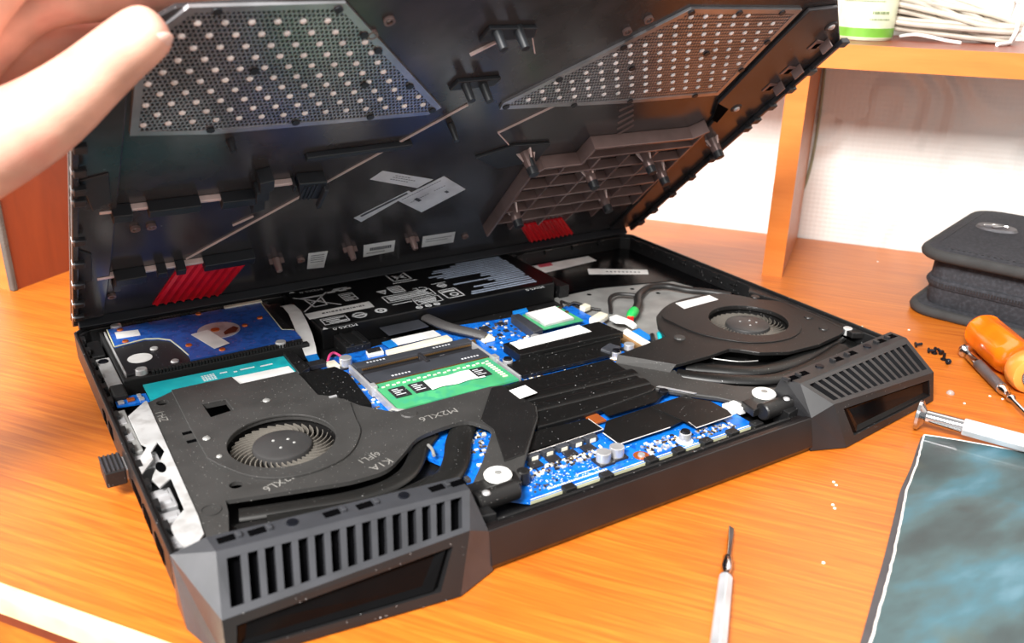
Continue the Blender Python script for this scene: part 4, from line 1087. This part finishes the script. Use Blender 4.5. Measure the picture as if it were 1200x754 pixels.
# ---- mounts, hinge barrels
def mount(x, y, z):
    o = MB().cyl(x, y, 15, z, 4.6, 4.2, 24).build('hinge_post', 'shroud_d', lap, bevel=0.4)
    MB().lathe([(0, 4.6), (0.5, 6.2), (1.6, 6.4), (2.3, 5.8), (2.5, 0.4)], (x, y, z), (0, 0, 1), 28).build('post_cap', 'white', o, smooth_=True)
    MB().cyl(x, y, z + 2.4, z + 2.75, 1.7, n=14).build('cap_socket', 'alu_d', o)
mount(137.5, 33.5, 21.4); mount(302.5, 32.2, 20.6)
def barrel(x0, x1, y, z, sx_):
    o = MB().lathe([(0, 4.0), (0.6, 4.6), (x1 - x0 - 0.6, 4.6), (x1 - x0, 4.0)], (x0, y, z), (1, 0.02, 0), 20).build('hinge_barrel', 'shroud_d', lap, smooth_=True)
    MB().dome(sx_, y - 1.2, z + 4.0, 2.0, 1.3, 12).build('hinge_screw', 'steel', o, smooth_=True)
    MB().prism([(x0 - 4, y + 2), (x1 + 4, y + 2), (x1 + 6, y + 12), (x0 - 2, y + 13)], z - 3, z + 1.4).build('hinge_leaf', 'shroud_d', o, bevel=0.6)
barrel(120, 141, 23, 20.0, 124.5); barrel(289, 309, 20.5, 19.6, 305)
MB().cyl(150.5, 33, 15, 21.4, 3.2, 3.0, 18).build('bracket_post', 'shroud_d', lap, bevel=0.5)

# receiver plugged into the left side
don = thing('usb_receiver', 'short black ribbed wireless receiver plugged into the laptop side port', 'usb receiver')
db_ = MB().box(-9.6, 131.5, 8.6, -0.6, 148.6, 16.4).build('body', 'shell_in', don, bevel=0.6)
for i in range(5):
    MB().box(-9.8 + i * 1.9, 132, 16.3, -8.9 + i * 1.9, 148.2, 16.9).build('rib', 'vent_grey', db_)
MB().box(-1.2, 133.5, 9.5, 0.8, 146.5, 14.8).build('plug', 'steel', don)

# ================================================================ removed bottom cover, lifted at the camera side
CA = 0.733602550127105
cover = thing('bottom_cover', 'dark plastic laptop bottom cover held up over the open laptop', 'laptop cover', loc=(0, 300, 28), rot=(PI - CA, 0, 0))
out = [(0.5, 1), (423.5, 1), (423.5, 249), (388, 281), (290, 290), (134, 290), (36, 281), (0.5, 249)]
MB().prism(out, -2.2, 0).build('cover_plate', 'cover', cover, bevel=0.4)
# perforated intake sheets with their dots
def inside(p, poly):
    x, y = p; c_ = False
    for i in range(len(poly)):
        (x1, y1), (x2, y2) = poly[i - 1], poly[i]
        if (y1 > y) != (y2 > y) and x < (x2 - x1) * (y - y1) / (y2 - y1) + x1: c_ = not c_
    return c_
def perforated(name, poly, dots):
    poly = ccw(poly)
    fr_in = inset(poly, 3.2); lim = inset(poly, 2.0)
    fr = MB().prism(poly, 0, 1.5, holes=[fr_in]).build(name, 'mesh', cover)
    mb = MB(); pit = 1.9; ro = pit / math.sqrt(3); ri = ro * 0.68; ey = 1.55
    xs = [p[0] for p in poly]; ys = [p[1] for p in poly]
    row = 0; y = min(ys)
    while y < max(ys):
        x = min(xs) + (pit / 2 if row % 2 else 0)
        while x < max(xs):
            if inside((x, y), lim):
                h = [math.radians(30 + 60 * k) for k in range(6)]
                vs_ = [(x + ro * math.cos(a), y + ey * ro * math.sin(a), 1.2) for a in h] + [(x + ri * math.cos(a), y + ey * ri * math.sin(a), 1.2) for a in h] + [(x + ri * math.cos(a), y + ey * ri * math.sin(a), 0.5) for a in h]
                mb.add(vs_, [(k, (k + 1) % 6, 6 + (k + 1) % 6, 6 + k) for k in range(6)] + [(6 + k, 6 + (k + 1) % 6, 12 + (k + 1) % 6, 12 + k) for k in range(6)])
            x += pit
        y += ey * pit * math.sqrt(3) / 2; row += 1
    mb.build('hole_sheet', 'mesh', fr, kind='stuff')
    dm = MB(); row = 0; y = min(ys) + 4; lim2 = inset(poly, 5)
    while y < max(ys):
        x = min(xs) + (5.0 if row % 2 else 0)
        while x < max(xs):
            if inside((x, y), lim2): dm.dome(x, y, 1.2, 1.5, 0.9, 8)
            x += 10.0
        y += 7.2; row += 1
    dm.build('raised_glint_dots', 'dot', fr, smooth_=True, kind='stuff')
    for x, y in dots:
        MB().cyl(x, y, 1.4, 2.2, 1.9, n=10).build('sheet_rivet', 'cover_b', fr)
    return fr
perforated('intake_sheet', [(24, 202), (60, 198), (165, 199.8), (170.7, 205.5), (98.7, 284.5), (40, 283), (24, 262)],
           [(96.6, 281), (111.9, 264.9), (121.4, 254.2), (146, 226.1), (133.1, 202.4), (96, 202.6), (57.4, 202), (69.9, 243.7), (122.6, 229.5), (50, 281), (166, 204)])
perforated('intake_sheet', [(207.5, 199.5), (206.8, 205), (272.9, 268.2), (282.3, 277.5), (364, 275.4), (364.6, 258), (366.6, 196), (299.6, 195.2)],
           [(210, 202), (232, 224), (258, 249), (284, 275), (318, 274), (350, 273.5), (362, 248), (364, 222), (346, 197.8), (296, 197.6), (256, 198.2), (276, 230), (322, 240)])
# side flange on the right and its mate on the left
fl = [(368.6, 276), (369, 247), (372.6, 188), (386, 170), (391, 112), (398, 60), (402, 6), (423, 6), (423, 248.5), (390, 278)]
def flange(mir):
    def B(mb, n_, m_, p_, bevel=0.0):
        if mir: mb.mirror_x(W)
        return mb.build(n_, m_, p_, bevel)
    fq = [(402.5, 276), (402.5, 200), (404, 60), (406, 6), (423, 6), (423, 248.5), (404, 266)] if mir else fl
    f_ = B(MB().prism(fq, 0, 2.6), 'side_flange', 'cover', cover, 0.8)
    B(MB().prism([(420.6, 6), (423.6, 6), (423.6, 249), (420.6, 247.5)], 2.6, 6.0), 'side_wall', 'cover', f_, 0.5)
    for x, s_ in (((411, 240),) if mir else ((400.3, 262), (394.5, 180.5))):
        B(MB().cyl(x, s_, 2.5, 3.2, 4.0, 3.6, 20), 'screw_seat', 'cover_b', f_)
        B(MB().dome(x, s_, 3.1, 2.3, 1.6, 12), 'cover_screw', 'steel', f_)
    if not mir: B(MB().prism([(372.6, 188), (388, 180), (391, 164), (384, 168)], 2.5, 2.75), 'flange_hole', 'void', f_)
    for k_, s_ in enumerate((250, 222, 203, 184, 168, 158, 118, 92, 66, 40, 20)):
        B(MB().box(417.6, s_ - 2.6, 4.6, 423.0 if mir else 424.6, s_ + 2.6, 7.6), 'edge_clip', 'cover_b', f_, 0.5)
        B(MB().box(421.0, s_ - 1.2, 3.0, 423.8 if mir else 426.2, s_ + 1.2, 6.4), 'clip_tip', 'steel' if mir else 'cover_b', f_, 0.4)
    for s_ in (() if mir else (246.9, 222.1, 204.6)):
        B(MB().prism([(401, s_ - 6), (411, s_ - 4), (411, s_ + 1), (401, s_ + 3)], 2.6, 3.2), 'flange_tab', 'cover_br', f_, 0.2)
        B(MB().box(409, s_ - 4, 2.6, 410.2, s_ + 4, 8.5), 'flange_fin', 'cover_br', f_, 0.2)
        B(MB().box(403.5, s_ - 5, 3.1, 407.5, s_ - 0.5, 3.4), 'flange_window', 'void', f_)
    return f_
flange(False); flange(True)
# wall along the hinge edge, tabs below it
MB().box(4, 0.6, 0, 420, 3.0, 6).build('hinge_wall', 'cover_b', cover, bevel=0.5)
for x in (8, 22, 40, 66, 92, 128, 166, 204, 242, 280, 318, 356, 392, 412):
    MB().box(x - 4, -4.5, 1, x + 4, 1.2, 4.4).build('hinge_tab', 'cover_b', cover, bevel=0.6)
# ledges on the left: rail painted pale as if lit, interrupted by black catches
def rail(name, x0, s0, x1, s1, catches, n0=0.0):
    a, b_ = Vector((x0, s0)), Vector((x1, s1)); d = (b_ - a).normalized(); nn = Vector((-d.y, d.x)) * 1.1
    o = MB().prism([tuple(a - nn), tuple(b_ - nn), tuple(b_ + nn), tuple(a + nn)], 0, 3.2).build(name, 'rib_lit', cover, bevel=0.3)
    for t0, t1, hgt, drop in catches:
        p, q = a + (b_ - a) * t0, a + (b_ - a) * t1
        MB().prism([tuple(p - nn * (2.2 + drop)), tuple(q - nn * (2.2 + drop)), tuple(q + nn * 2.2), tuple(p + nn * 2.2)], 0, hgt).build('rail_catch', 'cover_b', o, bevel=0.5)
    return o
rail('catch_rail', 13, 138.5, 88, 138.5, [(0.07, 0.19, 7, 2), (0.29, 0.62, 6.6, 1.4), (0.76, 1.0, 6.4, 1.8)])
rail('catch_rail', 92, 146.5, 107, 146.5, [(0.9, 1.0, 6, 1)])
rail('catch_rail', 13.4, 62.5, 99, 65.0, [(0.1, 0.29, 7, 2.6), (0.36, 0.42, 6.8, 1), (0.48, 0.54, 6.8, 1.4), (0.66, 1.0, 6.8, 2.4)])
MB().box(22, 44, 0, 26, 62, 4).build('rail_leg', 'cover_b', cover, bevel=0.5)
MB().box(32, 52, 0, 37, 62, 5).build('rail_leg', 'cover_b', cover, bevel=0.5)
for k in range(3):
    MB().prism([(85 + k * 0.6, 160 - k * 12), (92, 162 - k * 12), (93.5, 152 - k * 12), (87, 149 - k * 12)], 0, 8.5 - k).build('fin_catch', 'cover_b', cover, bevel=0.5)
o = MB().prism([(107, 152.6), (122.5, 151.6), (125, 133), (111, 136)], 0, 7).build('catch_block', 'cover_b', cover, bevel=0.6)
for k in range(4): MB().box(110 + k * 2.2, 136, 6.8, 111.1 + k * 2.2, 150, 7.6).build('block_fin', 'cover_b', o)
MB().box(121, 128, 6.8, 123.4, 148, 10).build('block_peg', 'cover_b', o, bevel=0.5)
for p in ([(4, 172), (16, 176), (18, 150), (10, 142)], [(3, 104), (10, 96), (11, 62), (4, 66)]):
    MB().prism(p, 2.6, 3.4).build('corner_catch', 'cover_b', cover, bevel=0.4)
# thin diagonal ribs
def thin_rib(a, b_, w, h, m_='rib_lit'):
    a, b_ = Vector(a), Vector(b_); d = (b_ - a).normalized(); nn = Vector((-d.y, d.x)) * w / 2
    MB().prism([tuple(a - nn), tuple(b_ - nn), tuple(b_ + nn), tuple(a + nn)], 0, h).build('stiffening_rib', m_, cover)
thin_rib((60.7, 66.7), (186.4, 204.8), 0.7, 0.9); thin_rib((169.9, 246.9), (180.6, 256.5), 1.0, 1.3); thin_rib((218.4, 174.1), (245.5, 198.9), 0.6, 1.0)
thin_rib((218.4, 174.1), (232, 160), 0.5, 1.0); thin_rib((196, 262), (206, 246), 0.5, 1.0); thin_rib((82, 102), (92, 110), 0.6, 1.0)
for k in range(5): thin_rib((296 + k * 4, 186 - k * 7), (303 + k * 4, 192 - k * 6), 0.6, 1.0, 'cover_br')
# holders with twin posts
def post(x, y, h, r=2.8, parent=None, m1='cover_b', tipm='cover_b'):
    o = MB().cyl(x, y, 0, h, r, r * 0.72, 16).build('post', m1, parent or cover, bevel=0.3)
    MB().cyl(x, y, h - 3.4, h + 0.6, r * 0.84, r * 0.76, 16).build('post_tip', tipm, o)
    return o
def holder(poly, posts):
    o = MB().prism(poly, 0, 2.5).build('post_holder', 'cover_b', cover, bevel=0.5)
    for x, y in posts: post(x, y, 11, 2.6, o)
holder([(169.5, 258), (171, 267.4), (196.2, 267.0), (198, 260)], [(175.5, 264.8), (187, 265)])
holder([(168.7, 221), (171, 228), (194.6, 229), (193, 223)], [(175.8, 225.4), (186.4, 224)])
MB().prism([(108, 168), (165, 171), (165, 175), (108, 172)], 0, 3.5).build('cross_bar', 'cover_b', cover, bevel=0.6)
post(68, 190, 6, 2.0); post(183.5, 187, 10, 2.0); post(248, 152, 12, 2.4)
MB().prism([(214, 150), (236, 160), (262, 158), (262, 138), (236, 134)], 0, 2).build('post_pad', 'cover_b', cover, bevel=0.5)
for x, y in ((260.9, 269.3), (253.1, 260.6), (121.1, 272.4), (116, 264), (30.9, 113.4), (38.7, 113.5), (134, 40), (254.6, 36), (22.2, 31)):
    o = MB().prism(circle(x, y, 2.5, 16), 0, 1.6, holes=[circle(x, y, 1.5, 16)]).build('screw_boss', 'cover_br', cover)
    MB().dome(x, y, 0, 1.4, 0.9, 10).build('boss_screw', 'copper' if y < 60 else 'steel', o)
for x in (116.5, 165, 209.3):
    o = MB().cyl(x, 47, 0, 9, 2.7, 1.9, 16).build('peg', 'cover_br', cover, bevel=0.3)
    MB().prism([(x - 4.6, 46.4), (x + 4.6, 46.4), (x + 4.6, 47.6), (x - 4.6, 47.6)], 0, 3.4).build('peg_fin', 'cover_br', o)
    MB().prism([(x - 0.6, 40), (x + 0.6, 40), (x + 0.6, 46), (x - 0.6, 46)], 0, 5).build('peg_fin', 'cover_b', o)
# paper labels and stickers
def label(poly, m_, lines, parent=cover, n0=0.15):
    o = MB().prism(poly, 0, n0).build('cover_label', m_, parent)
    tx = MB(); a, b_, d_ = Vector(poly[0]), Vector(poly[1]), Vector(poly[3])
    for u0, u1, v0, v1 in lines:
        def P_(u_, v_): q_ = a + (b_ - a) * u_ + (d_ - a) * v_; return (q_.x, q_.y)
        n_ = max(1, int((u1 - u0) / 0.05))
        for i in range(n_):
            s0 = u0 + (u1 - u0) * i / n_; s1 = s0 + (u1 - u0) / n_ * 0.72
            tx.prism([P_(s0, v0), P_(s1, v0), P_(s1, v1), P_(s0, v1)], n0, n0 + 0.04)
    if tx.v: tx.build('label_print', 'ink', o, kind='stuff')
    return o
label([(158.1, 144.3), (195.7, 127), (188.2, 118.6), (152.9, 136.1)], 'paper_g', [(0.3, 0.6, 0.2, 0.26), (0.3, 0.75, 0.4, 0.46), (0.3, 0.66, 0.62, 0.68)])
label([(183.5, 116.5), (186.8, 113), (163, 82.7), (156.2, 89.6)], 'paper_g', [(0.2, 0.7, 0.05, 0.9)])
label([(178.9, 106.5), (201.9, 129.5), (224.8, 109), (203.1, 84.8)], 'paper_g', [(0.1, 0.5, 0.36, 0.38), (0.6, 0.85, 0.36, 0.38), (0.7, 0.78, 0.6, 0.72), (0.2, 0.3, 0.3, 0.5), (0.06, 0.9, 0.08, 0.1)], n0=0.3)
label([(137.5, 47.2), (150.5, 46.3), (154.1, 20.6), (142.1, 22.5)], 'paper', [(0.15, 0.85, 0.15 + 0.14 * k, 0.2 + 0.14 * k) for k in range(4)])
label([(175, 46.7), (197.4, 46.8), (202.3, 28.6), (180.3, 27.1)], 'paper', [(0.2, 0.9, 0.3, 0.55), (0.1, 0.7, 0.7, 0.76)])
label([(218.2, 45.8), (243.2, 45.6), (248.7, 27.9), (223.7, 27.8)], 'paper', [(0.1, 0.9, 0.3, 0.36), (0.1, 0.8, 0.5, 0.56)])
# red inserts with slanted ridges
def red_insert(q, nr, lean):
    q = [Vector(p) for p in q]
    o = MB().prism([tuple(p) for p in q], 0, 0.8).build('red_insert', 'red', cover)
    for k in range(nr):
        t0 = (k + 0.22) / nr; t1 = (k + 0.78) / nr
        a, b_ = q[0] + (q[3] - q[0]) * t0, q[0] + (q[3] - q[0]) * t1
        c_, d_ = q[1] + (q[2] - q[1]) * t1, q[1] + (q[2] - q[1]) * t0
        m0, m1 = (a + b_) / 2, (c_ + d_) / 2
        MB().add([(a.x, a.y, 0.8), (b_.x, b_.y, 0.8), (c_.x, c_.y, 0.8), (d_.x, d_.y, 0.8), (m0.x, m0.y, 2.2), (m1.x, m1.y, 2.2)],
                 [(0, 1, 4), (3, 5, 2), (0, 4, 5, 3), (1, 2, 5, 4), (0, 3, 2, 1)]).build('red_ridge', 'red', o)
    return o
fixit = [red_insert([(46.4, 6.9), (57.8, 60), (100.6, 60), (88.5, 6)], 8, 0), red_insert([(323.8, 6), (298.2, 40), (335, 41.5), (364.2, 8)], 10, 0)]
for o in fixit:
    for ch in o.children: fixnormals(ch)
# reinforced bay low on the right: wall, cross ribs, posts
wallp = [(264, 50), (258, 132), (264, 140), (292, 140), (292, 158), (372, 157), (380, 164)]
def wall_strip(pts, w, h, name, m_):
    for a, b_ in zip(pts, pts[1:]):
        a, b_ = Vector(a), Vector(b_); d = (b_ - a).normalized(); nn = Vector((-d.y, d.x)) * w / 2; a = a - d * w / 2; b_ = b_ + d * w / 2
        MB().prism([tuple(a - nn), tuple(b_ - nn), tuple(b_ + nn), tuple(a + nn)], 0, h).build(name, m_, cover, bevel=0.4)
wall_strip(wallp, 2.0, 9.0, 'bay_wall', 'cover_br')
wall_strip([(384, 160), (388, 60)], 2.0, 6.0, 'bay_wall', 'cover_br')
for s_ in (62, 78, 94, 110, 126, 142):
    x0 = 264 if s_ < 138 else 293
    MB().box(x0, s_ - 0.9, 0, 384, s_ + 0.9, 6.5).build('bay_rib', 'cover_br', cover, bevel=0.3)
for x in (284, 308, 332, 356):
    MB().prism([(x - 0.9, 48), (x + 0.9, 48), (x + 0.9, 139), (x - 0.9, 139)], 0, 6.0).build('bay_rib', 'cover_br', cover, bevel=0.3)
for x, y in ((311, 120), (348.5, 78), (352, 131), (379, 110), (274, 76), (405, 141), (248, 150)):
    o = MB().cyl(x, y, 0, 15, 4.6, 3.0, 18).build('long_post', 'cover_br', cover, bevel=0.3)
    MB().cyl(x, y, 12, 17, 3.5, 3.2, 18).build('post_tip', 'cover_b', o, bevel=0.3)
    for a in (0, PI / 2, PI, 3 * PI / 2):
        c_, s_ = math.cos(a), math.sin(a)
        MB().add([(x + c_ * 2 - s_ * 0.5, y + s_ * 2 + c_ * 0.5, 0), (x + c_ * 2 + s_ * 0.5, y + s_ * 2 - c_ * 0.5, 0), (x + c_ * 7.5 + s_ * 0.5, y + s_ * 7.5 - c_ * 0.5, 0), (x + c_ * 7.5 - s_ * 0.5, y + s_ * 7.5 + c_ * 0.5, 0),
                  (x + c_ * 2 - s_ * 0.5, y + s_ * 2 + c_ * 0.5, 11), (x + c_ * 2 + s_ * 0.5, y + s_ * 2 - c_ * 0.5, 11)],
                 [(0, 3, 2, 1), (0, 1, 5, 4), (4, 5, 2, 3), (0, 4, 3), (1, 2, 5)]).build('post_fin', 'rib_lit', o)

# ================================================================ loose things on the desk
def driver_frame(p, q):
    p, q = Vector(p), Vector(q); return p, (q - p).normalized(), (q - p).length
# big orange screwdriver
od = thing('orange_screwdriver', 'screwdriver with thick orange plastic handle beside the black pouch', 'screwdriver')
U_ = Matrix.Rotation(DY, 3, 'Z')
p0 = U_ @ Vector((269, 441, 12.6)); p1 = U_ @ Vector((294.5, 369, 12.6))
p0, ax, L_ = driver_frame(p0, p1)
def flute(prof, n=36, depth=1.1, lobes=6):
    mb = MB().lathe(prof, p0, ax, n)
    out = []
    for i, v in enumerate(mb.v):
        j = i % n; d = prof[i // n][0]
        k = 1 - (depth / 12.0) * (0.5 - 0.5 * math.cos(lobes * 2 * PI * j / n)) * (1 if 6 < d < 46 else 0)
        c_ = p0 + ax * d; out.append(tuple(c_ + (Vector(v) - c_) * k))
    mb.v = out
    return mb
flute([(0, 5.5), (0.8, 8.5), (3, 11), (6, 12.2), (7, 12.4), (20, 12.6), (45, 12.4), (47, 11.4), (50, 10.2), (55, 10.0), (58, 10.8), (61, 12.0)]).build('handle', 'orange', od, smooth_=True)
MB().lathe([(61, 12.0), (63, 12.6), (69, 12.6), (72, 11.6), (73.5, 9)], p0, ax, 32).build('collar', 'orange_l', od, smooth_=True)
MB().lathe([(73, 7.5), (74.5, 7.5), (76, 3.0)], p0, ax, 24).build('ferrule', 'chrome_d', od, smooth_=True)
MB().lathe([(75, 3.0), (165, 3.0), (168, 2.4)], p0, ax + Vector((0, 0, -0.058)), 16).build('shaft', 'chrome', od, smooth_=True)

# slim steel precision screwdriver leaning on the orange one
sd = thing('slim_screwdriver', 'slim knurled steel precision screwdriver lying against the orange screwdriver', 'screwdriver')
p0, ax, L_ = driver_frame((490.5, 33.5, 4.6), (447.0, -28.2, 3.4))
MB().lathe([(-1.6, 3.2), (-1.2, 4.2), (-0.4, 4.4), (1.4, 4.4), (2.2, 3.4), (3.2, 2.4), (5, 2.4), (6.5, 2.9)], p0, ax, 24).build('swivel_cap', 'chrome', sd, smooth_=True)
MB().lathe([(6.5, 2.9), (7, 3.2), (20, 3.2)], p0, ax, 20).build('neck', 'chrome', sd, smooth_=True)
MB().lathe([(20, 3.3), (52, 3.3)], p0, ax, 20).build('knurled_grip', 'chrome_d', sd, smooth_=True)
MB().lathe([(52, 3.1), (56, 3.1), (58, 2.2), (63, 2.0), (64, 2.5), (66, 2.3), (68, 1.3), (96, 1.1), (97, 0.5)], p0, ax, 18).build('blade', 'chrome', sd, smooth_=True)

# satin screwdriver with flat cap
wd = thing('satin_screwdriver', 'satin silver screwdriver with flat disc cap along the edge of the teal mat', 'screwdriver')
p0, ax, L_ = driver_frame((379.3, -10.6, 8.3), (399.8, -55.6, 7.8))
MB().lathe([(-1.5, 7.2), (-1.2, 8.2), (0.4, 8.3), (1.6, 6.2), (3.2, 3.6), (4.5, 3.2)], p0, ax, 32).build('disc_cap', 'chrome', wd, smooth_=True)
MB().lathe([(3.5, 3.7), (22, 3.9)], p0, ax, 24).build('neck', 'chrome', wd, smooth_=True)
MB().lathe([(21.5, 4.2), (22, 4.9), (110, 4.9), (112, 4.2)], p0, ax, 8).build('handle', 'satin', wd, smooth_=False, bevel=0.5)
MB().lathe([(111, 2), (140, 1.6)], p0, ax, 16).build('blade', 'chrome', wd, smooth_=True)

# steel screwdriver at the front of the desk
fd = thing('flat_screwdriver', 'small steel flat-blade screwdriver pointing at the laptop hinge bar', 'screwdriver')
p0, ax, L_ = driver_frame((221.6, -28.1, 2.6), (163.6, -79.7, 3.6))
sdv = ax.cross(Vector((0, 0, 1))).normalized(); upv = sdv.cross(ax)
def blade_sec(d, w, h, twist=0.0):
    c_ = p0 + ax * d
    return [tuple(c_ + sdv * (w * math.cos(a) * math.cos(twist) - h * math.sin(a) * math.sin(twist)) + upv * (w * math.cos(a) * math.sin(twist) + h * math.sin(a) * math.cos(twist))) for a in (PI / 4, 3 * PI / 4, 5 * PI / 4, 7 * PI / 4)]
bl = MB(); secs = [(0, 1.7, 0.35), (2, 1.75, 0.5), (6, 1.7, 0.8), (12, 1.35, 1.1), (18, 1.2, 1.2), (24, 1.3, 1.3)]
vs_ = [p for s_ in secs for p in blade_sec(*s_, twist=0.5)]
bl.add(vs_, [(0, 3, 2, 1), (20, 21, 22, 23)] + [(4 * k + i, 4 * k + (i + 1) % 4, 4 * k + 4 + (i + 1) % 4, 4 * k + 4 + i) for k in range(5) for i in range(4)])
fixnormals(bl.build('blade', 'chrome', fd, bevel=0.15))
MB().lathe([(23, 1.6), (24, 2.2), (31, 2.4), (33, 1.9), (35, 1.9), (37, 2.6)], p0, ax, 16).build('ferrule', 'chrome', fd, smooth_=True)
MB().lathe([(36.5, 2.2), (38, 3.1), (120, 3.9), (122, 3.2)], p0, ax, 6).build('handle', 'satin', fd, bevel=0.35)

# teal printed mat
rm = random.Random(11)
cm = thing('printed_mat', 'thin mat printed in cloudy teal with frayed white edge', 'mat')
def frayed(a, b_, n, amp):
    a, b_ = Vector(a), Vector(b_); d = (b_ - a); nn = Vector((-d.y, d.x)).normalized()
    return [tuple(a + d * (i / n) + nn * (amp * math.sin(i * 0.37) + rm.uniform(-amp, amp) * 0.35)) for i in range(n)]
c0, c1, c2, c3 = (372.5, -19.5), (466, -135), (262, -300), (118, -160)
edge_l = [(372.5, -19.5), (358, -27.5), (338, -38.5), (317, -48.8), (300, -59), (284, -68.5), (264, -80), (243, -91.5), (214, -107.5), (170, -131), (118, -160)]
edge_l = [(q.x, q.y) for q in smooth(edge_l, 6)]
outl = frayed(c0, c1, 40, 0.5) + frayed(c1, c2, 30, 0.5) + frayed(c2, c3, 30, 0.5) + [(x + rm.uniform(-.25, .25), y + rm.uniform(-.25, .25)) for x, y in edge_l[::-1][:-1]]
MB().prism(outl, 0.9, 2.2).build('fabric_sheet', 'print_mat', cm)
MB().tube([(x, y, 1.9) for x, y in outl] + [(outl[0][0], outl[0][1], 1.9)], 0.62, n=6).build('frayed_edge', 'mat_edge', cm)
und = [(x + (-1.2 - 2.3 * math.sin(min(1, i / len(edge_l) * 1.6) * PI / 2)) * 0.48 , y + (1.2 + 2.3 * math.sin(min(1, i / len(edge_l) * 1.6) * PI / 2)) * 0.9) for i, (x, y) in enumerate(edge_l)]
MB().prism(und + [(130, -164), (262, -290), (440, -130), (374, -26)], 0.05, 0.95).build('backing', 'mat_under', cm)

# screws in a little row
scr = MB().lathe([(0, 1.6), (0.3, 1.9), (1.0, 1.9), (1.1, 0.95), (4.6, 0.95), (4.9, 0.6)], (0, 0, 0), (0, 0, 1), 12)
scr_me = scr.mesh('screw', 'screw', True)
for i, (x, y, a, tilt) in enumerate(((476, 50, 0.4, 1.35), (478.3, 46.6, 1.9, 0), (480.2, 42.6, 2.8, 1.35), (474.8, 37.6, 4.2, 0), (472.2, 32.6, 5.1, 1.35), (476.5, 60, 0.9, 1.35))):
    o = inst('machine_screw', scr_me, None, (x, y, 1.75 if tilt else 0.0), (tilt, 0, a))
    tag(o, 'small black machine screw lying apart, close to the laptop vent corner' if y > 55 else 'small black machine screw lying in the loose row beside the pouch' if tilt else 'small black machine screw standing on its head in the loose row', 'screw', 'loose screws on the desk')
o = MB().dome(0, 0, 0, 2.4, 2.2, 12).build('clear_bead', 'clear', loc=(434.6, 6.0, 0), smooth_=True)
tag(o, 'tiny clear bead on the desk between laptop corner and satin screwdriver', 'bead')
cr_me = MB().dome(0, 0, 0, 0.8, 0.6, 6).mesh('crumb', 'crumb')
for x, y in ((293.8, -26.5), (278.6, -37.1), (239.8, -64.3), (475.8, 101), (499.6, 80.7), (277, -39.5), (295, -24), (452, -8), (455, -14), (610, 190), (430, -6)):
    o = inst('crumb', cr_me, None, (x, y, 0), (0, 0, x))
    tag(o, 'tiny pale crumb on the desk between laptop hinge bar and teal mat' if x < 300 else 'tiny pale crumb on the desk by the foot of the shelf upright' if x > 600 else 'tiny pale crumb on the desk between laptop and black pouch' if y > 70 else 'tiny pale crumb on the desk near the satin screwdriver', 'crumb', 'crumbs on the desk')

# ================================================================ hand that holds the cover
def skin(name, chains, mat_, parent, sub=2):
    """chains: lists of (x,s,n,radius); chains start at a named joint index of the first chain"""
    vs = []; es = []; rad = []
    for start, ch in chains:
        prev = start
        for (x, y, z, r) in ch:
            vs.append((x * MM, y * MM, z * MM)); rad.append(r)
            if prev is not None: es.append((prev, len(vs) - 1))
            prev = len(vs) - 1
    me = bpy.data.meshes.new(name); me.from_pydata(vs, es, [])
    me.materials.append(M[mat_])
    o = bpy.data.objects.new(name, me); COL.objects.link(o); o.parent = parent
    sk = o.modifiers.new('skin', 'SKIN'); sk.use_smooth_shade = True
    if not me.skin_vertices:
        bm = bmesh.new(); bm.from_mesh(me); bm.verts.layers.skin.verify(); bm.to_mesh(me); bm.free()
    for i, r in enumerate(rad):
        rx = r if not isinstance(r, tuple) else r
        me.skin_vertices[0].data[i].radius = (rx * MM, rx * MM) if not isinstance(rx, tuple) else (rx[0] * MM, rx[1] * MM)
    me.skin_vertices[0].data[0].use_root = True
    sb = o.modifiers.new('sub', 'SUBSURF'); sb.levels = sub; sb.render_levels = sub
    dg = bpy.context.evaluated_depsgraph_get()
    fm = bpy.data.meshes.new_from_object(o.evaluated_get(dg))
    o.modifiers.clear(); o.data = fm
    return o
HAND_CHAINS = [
 (None, [(-60, 230, 18, 28), (-92, 212, 30, 27), (-135, 190, 50, 26), (-190, 160, 76, 31)]),
 # palm towards the knuckles, one ray for each finger
 (0, [(-34, 270, -6, 15), (-10, 290, -15, 10.5), (22, 292, -15, 9.2), (46, 288, -13.5, 8.4), (62, 284, -12.5, 7.6)]),
 (0, [(-32, 248, -10, 15), (-6, 266, -17, 10.5), (28, 268, -17, 9.4), (54, 265, -15, 8.6), (72, 262, -13, 7.6)]),
 (0, [(-34, 228, -10, 15), (-8, 242, -17, 10), (24, 244, -17, 9), (48, 242, -15, 8.2), (64, 240, -13, 7.4)]),
 (0, [(-40, 210, -6, 13), (-16, 219, -14, 9), (8, 221, -15, 8), (26, 220, -14, 7.4), (38, 219, -12.5, 6.8)]),
 # thumb on the inside of the cover
 (0, [(-38, 236, 26, 20), (-12, 251, 23, 15.5), (6, 268, 17, 11.5), (20, 282, 13, 10.8), (29, 289, 11.0, 9.2)]),
]
person = skin('person', HAND_CHAINS, 'skin', None)
person.location = cover.location; person.rotation_euler = cover.rotation_euler
tag(person, 'bare hand gripping the lifted cover by its corner, thumb on the inside', 'person')
nl = MB().dome(0, 0, 0, 4.3, 1.6, 16)
nl.v = [(x * 1.3, y, z) for x, y, z in nl.v]
nl.build('thumbnail', 'nail', person, smooth_=True, loc=(25.4, 286.0, 18.2), rot=(0, 0.16, math.radians(38)))
